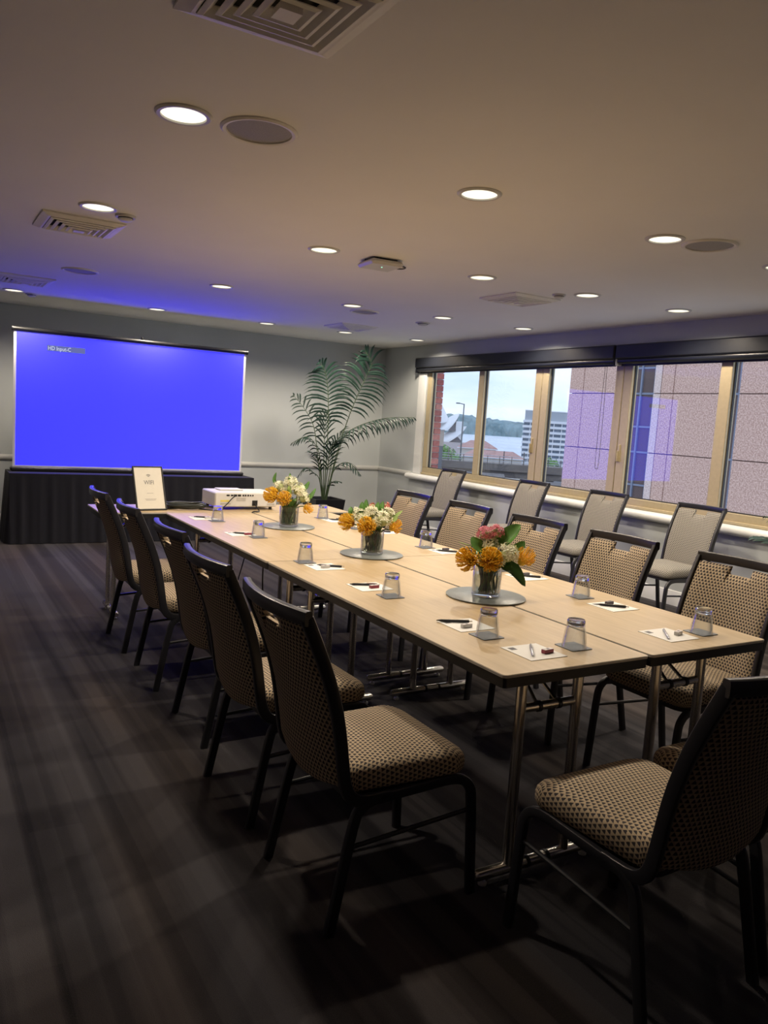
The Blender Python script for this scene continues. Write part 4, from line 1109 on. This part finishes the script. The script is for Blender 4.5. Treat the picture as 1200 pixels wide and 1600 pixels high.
# wooded headland beyond the water
hill_m = mat('hazy_wooded_hill', (.20, .29, .31), .95, var=.25, scale=.02)  # distance haze painted in: base colour lightened and shifted to blue-grey
def headland():
    m = MB(); nb, nd = 60, 8
    ctl = [(30, .012), (33, .0145), (35.8, .0155), (36.7, .0149), (37.5, .0126), (38.3, .0119), (39.6, .0110), (43.5, .0076), (47, .006), (52, .004)]
    def crest(b):
        for (b0, s0), (b1, s1) in zip(ctl, ctl[1:]):
            if b <= b1: return s0 + (s1 - s0) * (b - b0) / (b1 - b0)
        return ctl[-1][1]
    v = []
    for i in range(nb * 2 + 1):
        b = 30 + 22 * i / (nb * 2)
        H = crest(b) * 3150 + 1.4 - GZ + 3.2 * sin(b * 9.3) * .5 + 2.2 * sin(b * 23.1 + 1) + random.uniform(-.9, .9)
        for j in range(nd + 1):
            t = j / nd
            z = GZ - .5 + (H + .5) * sin(pi * t) ** .6 if 0 < j < nd else GZ - .5
            q = bear(b, 2960 + 420 * t + 14 * sin(b * 11 + j)); v.append((q.x, q.y, z + (random.uniform(-1.6, 1.6) if 0 < j < nd else 0)))
    k = nd + 1
    f = [(i * k + j, (i + 1) * k + j, (i + 1) * k + j + 1, i * k + j + 1) for i in range(nb * 2) for j in range(nd)]
    m.add(v, f); return m
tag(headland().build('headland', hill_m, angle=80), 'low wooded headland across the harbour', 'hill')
# building with white sail-like roofs
sail_m = mat('sail_tile', (.80, .80, .80), .5, var=.03, scale=.5); sail_glass = mat('sail_glass', (.12, .11, .13), .3)
sb = far_thing('sail_roof_building', 'white building with curved sail-like roofs by the water', 'building', 35.5, 700)
def sail(Q, A, F, w, bulge, name='sail_roof'):
    m = MB(); ns, nt = 12, 8
    for side in (-1, 1):
        v = []
        for layer in (0, .5):
            for s in range(ns + 1):
                for t in range(nt + 1):
                    a = s / ns; b = t / nt
                    rim = Vector((A[0] + (F[0] - A[0]) * b ** 1.1, side * w * sin(b * pi / 2), A[1] + (F[1] - A[1]) * b - 0 * b))
                    rim.x += .10 * (A[0] - F[0]) * sin(pi * b)
                    q = Vector((Q[0], side * w * .25 * b, Q[1]))
                    p = q.lerp(rim, a)
                    p.z += (bulge * (1 - b) + bulge * .25) * sin(pi * a * .9) ; p.y += side * w * .35 * sin(pi * a) * b
                    p.z -= layer; v.append(p)
        k = nt + 1; o = (ns + 1) * k; f = []
        for s in range(ns):
            for t in range(nt):
                a = s * k + t
                f.append((a, a + 1, a + k + 1, a + k)); f.append((o + a, o + a + k, o + a + k + 1, o + a + 1))
        for t in range(nt): a = ns * k + t; f.append((a, a + 1, o + a + 1, o + a))
        m.add(v, f)
    r = m.build(name, sail_m, sb, angle=60)
    g = MB(); dx = -.06 * (A[0] - F[0])
    poly = [(A[0] - (A[0] - F[0]) * .12, 0, A[1] - (A[1] - F[1]) * .10), (F[0] + dx, w * .9, F[1]), (F[0] + (A[0] - F[0]) * .75, w * .5, F[1]), (F[0] + (A[0] - F[0]) * .75, -w * .5, F[1]), (F[0] + dx, -w * .9, F[1])]
    g.add(poly, [(0, 1, 2), (0, 2, 3), (0, 3, 4), (1, 4, 3, 2)])
    g.build('glass_wall', sail_glass, r, smooth=False)
sail((-3, 5), (-23, 30), (-24, 0), 10, 4)
sail((-17, -4), (4.9, 11.8), (-4.3, -2.4), 9, 3)
sail((-18, -14), (11.8, 1.1), (-2.8, -12.3), 9, 3)
MB().box(2.5, 9, -4, 4, -13, 6).build('roof_block', sail_m, sb, smooth=False)
MB().box(-34, 15, -16, 16, GZ, -12.4).build('podium', mat('podium_stone', (.50, .42, .40), .9), sb, smooth=False)
# balconied apartment block
ab = far_thing('apartment_block', 'white balconied apartment block seen through the left panes', 'building', 42.0, 500)
MB().box(-13.2, 14.5, 1.5, 16, GZ, 8).build('inner_wall', mat('apartment_glazing', (.16, .22, .30), .3, var=.3, scale=.3), ab, smooth=False)
MB().box(-12.8, 14.2, .6, 15, 8, 14.0).build('plant_storey', mat('plant_grey', (.42, .46, .50), .8, var=.05), ab, smooth=False)
MB().box(-13, 14.4, .4, 15.2, 14.0, 14.5).build('roof_edge', balcony_white, ab, smooth=False)
slab_me = MB().box(-13.9, 15.0, -.3, 16, -.75, .75).mesh('balcony_slab', balcony_white, smooth=False)
for k in range(10): obj('balcony_slab', slab_me, ab, (0 if k % 2 else .3, 0, 7.6 - 3.25 * k))
div_me = MB().box(-.25, .25, .2, 2, GZ, 8).mesh('balcony_divider', balcony_white, smooth=False)
for x in (-9.2, -4.4, .4, 5.2, 10.0): obj('balcony_divider', div_me, ab, (x, 0, 0))
# terracotta-roofed quayside buildings
roof_red = mat('terracotta_roof', (.46, .27, .24), .85, var=.15, scale=.5); wall_cream = mat('quay_wall', (.68, .62, .55), .9)
def hip(name, label, b, d, x0, x1, y0, y1, ze, zr, inset):
    t = far_thing(name, label, 'building', b, d, 'quayside buildings')
    MB().box(x0 + .6, x1 - .6, y0 + .6, y1 - .6, GZ, ze).build('wall', wall_cream, t, smooth=False)
    ym = (y0 + y1) / 2
    v = [(x0, y0, ze), (x1, y0, ze), (x1, y1, ze), (x0, y1, ze), (x0 + inset, ym, zr), (x1 - inset, ym, zr)]
    MB().add(v, []) ; m = MB(); m.add(v, [(0, 1, 5, 4), (2, 3, 4, 5), (1, 2, 5), (3, 0, 4), (3, 2, 1, 0)]); m.build('roof', roof_red, t, smooth=False)
    MB().box(x0, x1, y0 - .1, y0 + .1, ze - .25, ze).build('gutter', balcony_white, t, smooth=False)
    return t
hip('quayside_hall', 'red hip-roofed building by the water beside the window mullion', 37.4, 250, -6.5, 6.2, 0, 14, -4.9, -2.6, 4)
hip('quayside_hall', 'long low red-roofed building behind the viaduct railing', 38.6, 220, -9, 8.2, 0, 16, -6.4, -4.7, 3)
# viaduct
vd = far_thing('road_viaduct', 'grey concrete road viaduct with railing across the view', 'viaduct', 39.0, 80)
MB().box(-26, 26, 0, 9, -3.35, -2.25).build('deck', concrete_dark, vd, smooth=False)
MB().box(-26, 26, -.25, .05, -2.7, -2.0).build('kerb_beam', concrete_dark, vd, smooth=False)
for x in range(-25, 26, 10): MB().box(x - .6, x + .6, 2, 4, GZ, -3.3).build('pier', concrete, vd, smooth=False)
post = MB().box(-.035, .035, -.035, .035, -2.0, -1.25).mesh('rail_post', concrete_dark, smooth=False)
for k in range(40): obj('rail_post', post, vd, (-24 + k * 1.2, -.1, 0))
for z in (-1.25, -1.5, -1.75): MB().tube([(-25, -.1, z), (25, -.1, z)], .03, n=6).build('rail', frame_light, vd)
for x in (-5.2, -2.6, .4, 2.4, 4.6): MB().box(x - .05, x + .05, 1.2, 1.3, -2.25, -.75).build('sign_post', concrete_dark, vd, smooth=False)
wl_ = far_thing('lower_terrace', 'low grey wall and terrace below the viaduct', 'wall', 39.0, 72)
MB().box(-24, 20, 0, 6, GZ, -5.2).build('terrace', concrete_dark, wl_, smooth=False)
MB().box(-24, 20, -.2, 0, -5.2, -5.0).build('coping', concrete, wl_, smooth=False)
MB().box(1.2, 8, -.3, 4, -5.2, -3.2).build('parapet', concrete_dark, wl_, smooth=False)
gb = far_thing('glass_pavilion', 'dark blue glass box building below the viaduct', 'building', 38.1, 66)
MB().box(-4.6, 1.5, 0, 5, GZ, -2.62).build('glass_body', mat('pavilion_glass', (.045, .075, .12), .3, var=.3, scale=.5), gb, smooth=False)
MB().box(-4.7, 1.6, -.1, 5.1, -2.62, -2.5).build('roof_edge', concrete_dark, gb, smooth=False)
for x in (-3, -1.4, .1): MB().box(x - .03, x + .03, -.05, 0, -6, -2.62).build('fin', frame_light, gb, smooth=False)
sl = far_thing('street_lamp', 'tall street lamp on the viaduct seen through the first pane', 'street lamp', 36.18, 82)
MB().tube([(0, 1, -2.25), (0, 1, 3.8)], [.09, .06], n=8).build('pole', mat('lamp_grey', (.12, .14, .15), .6), sl)
MB().tube([(0, 1, 3.75), (-.35, 1, 3.82), (-.55, 1, 3.84)], .045, n=8).build('arm', MATS['lamp_grey'], sl)
MB().box(-.85, -.42, .88, 1.12, 3.78, 3.9, .03).build('lamp_head', MATS['lamp_grey'], sl)
lt = far_thing('lift_tower', 'small brown lift tower beside the brick pier', 'tower', 34.62, 60)
MB().box(-.30, .28, 0, 1, -4, -.1).build('dark_shaft', mat('lift_dark', (.12, .13, .15), .6), lt, smooth=False)
MB().box(-.32, .30, -.02, 1.02, -.1, 1.0).build('upper_cabin', mat('lift_brown', (.42, .35, .29), .8), lt, smooth=False)
MB().box(-.36, .34, -.06, 1.06, 1.0, 1.12).build('cap', concrete, lt, smooth=False)
# trees below
tree_m = mat('tree_leaf', (.14, .30, .075), .7, var=.35, scale=2.0); trunk_m = mat('tree_trunk', (.12, .09, .06), .9)
def tree(b, d, ztop, rad, label):
    t = far_thing('street_tree', label, 'tree', b, d, 'street trees below the window')
    m = MB(); c = Vector((0, 0, ztop - rad))
    for i in range(420):
        dd = Vector((random.gauss(0, 1), random.gauss(0, 1), random.gauss(0, 1))).normalized()
        p = c + dd * rad * random.uniform(.55, 1.0); u = dd.orthogonal().normalized() * rad * .16; w = dd.cross(u)
        u = u + dd * random.uniform(-.1, .1) * rad
        m.add([p - u, p + w * .6, p + u, p - w * .6], [(0, 1, 2, 3)])
    m.build('crown', tree_m, t, smooth=False)
    MB().tube([(0, 0, GZ), (0, 0, ztop - rad * .5)], [.25, .1], n=7).build('trunk', trunk_m, t)
tree(34.75, 112, -1.0, 1.5, 'leftmost green tree above the viaduct railing')
tree(35.35, 116, -1.6, 1.4, 'second green tree from the brick pier')
tree(35.95, 104, -2.2, 1.3, 'third green tree, beside the street lamp')
tree(42.55, 120, -2.2, 1.6, 'green tree at the foot of the apartment block')

dups = {k: v for k, v in LABELS.items() if len(v) > 1}
if dups: print('DUPLICATE LABELS', dups)
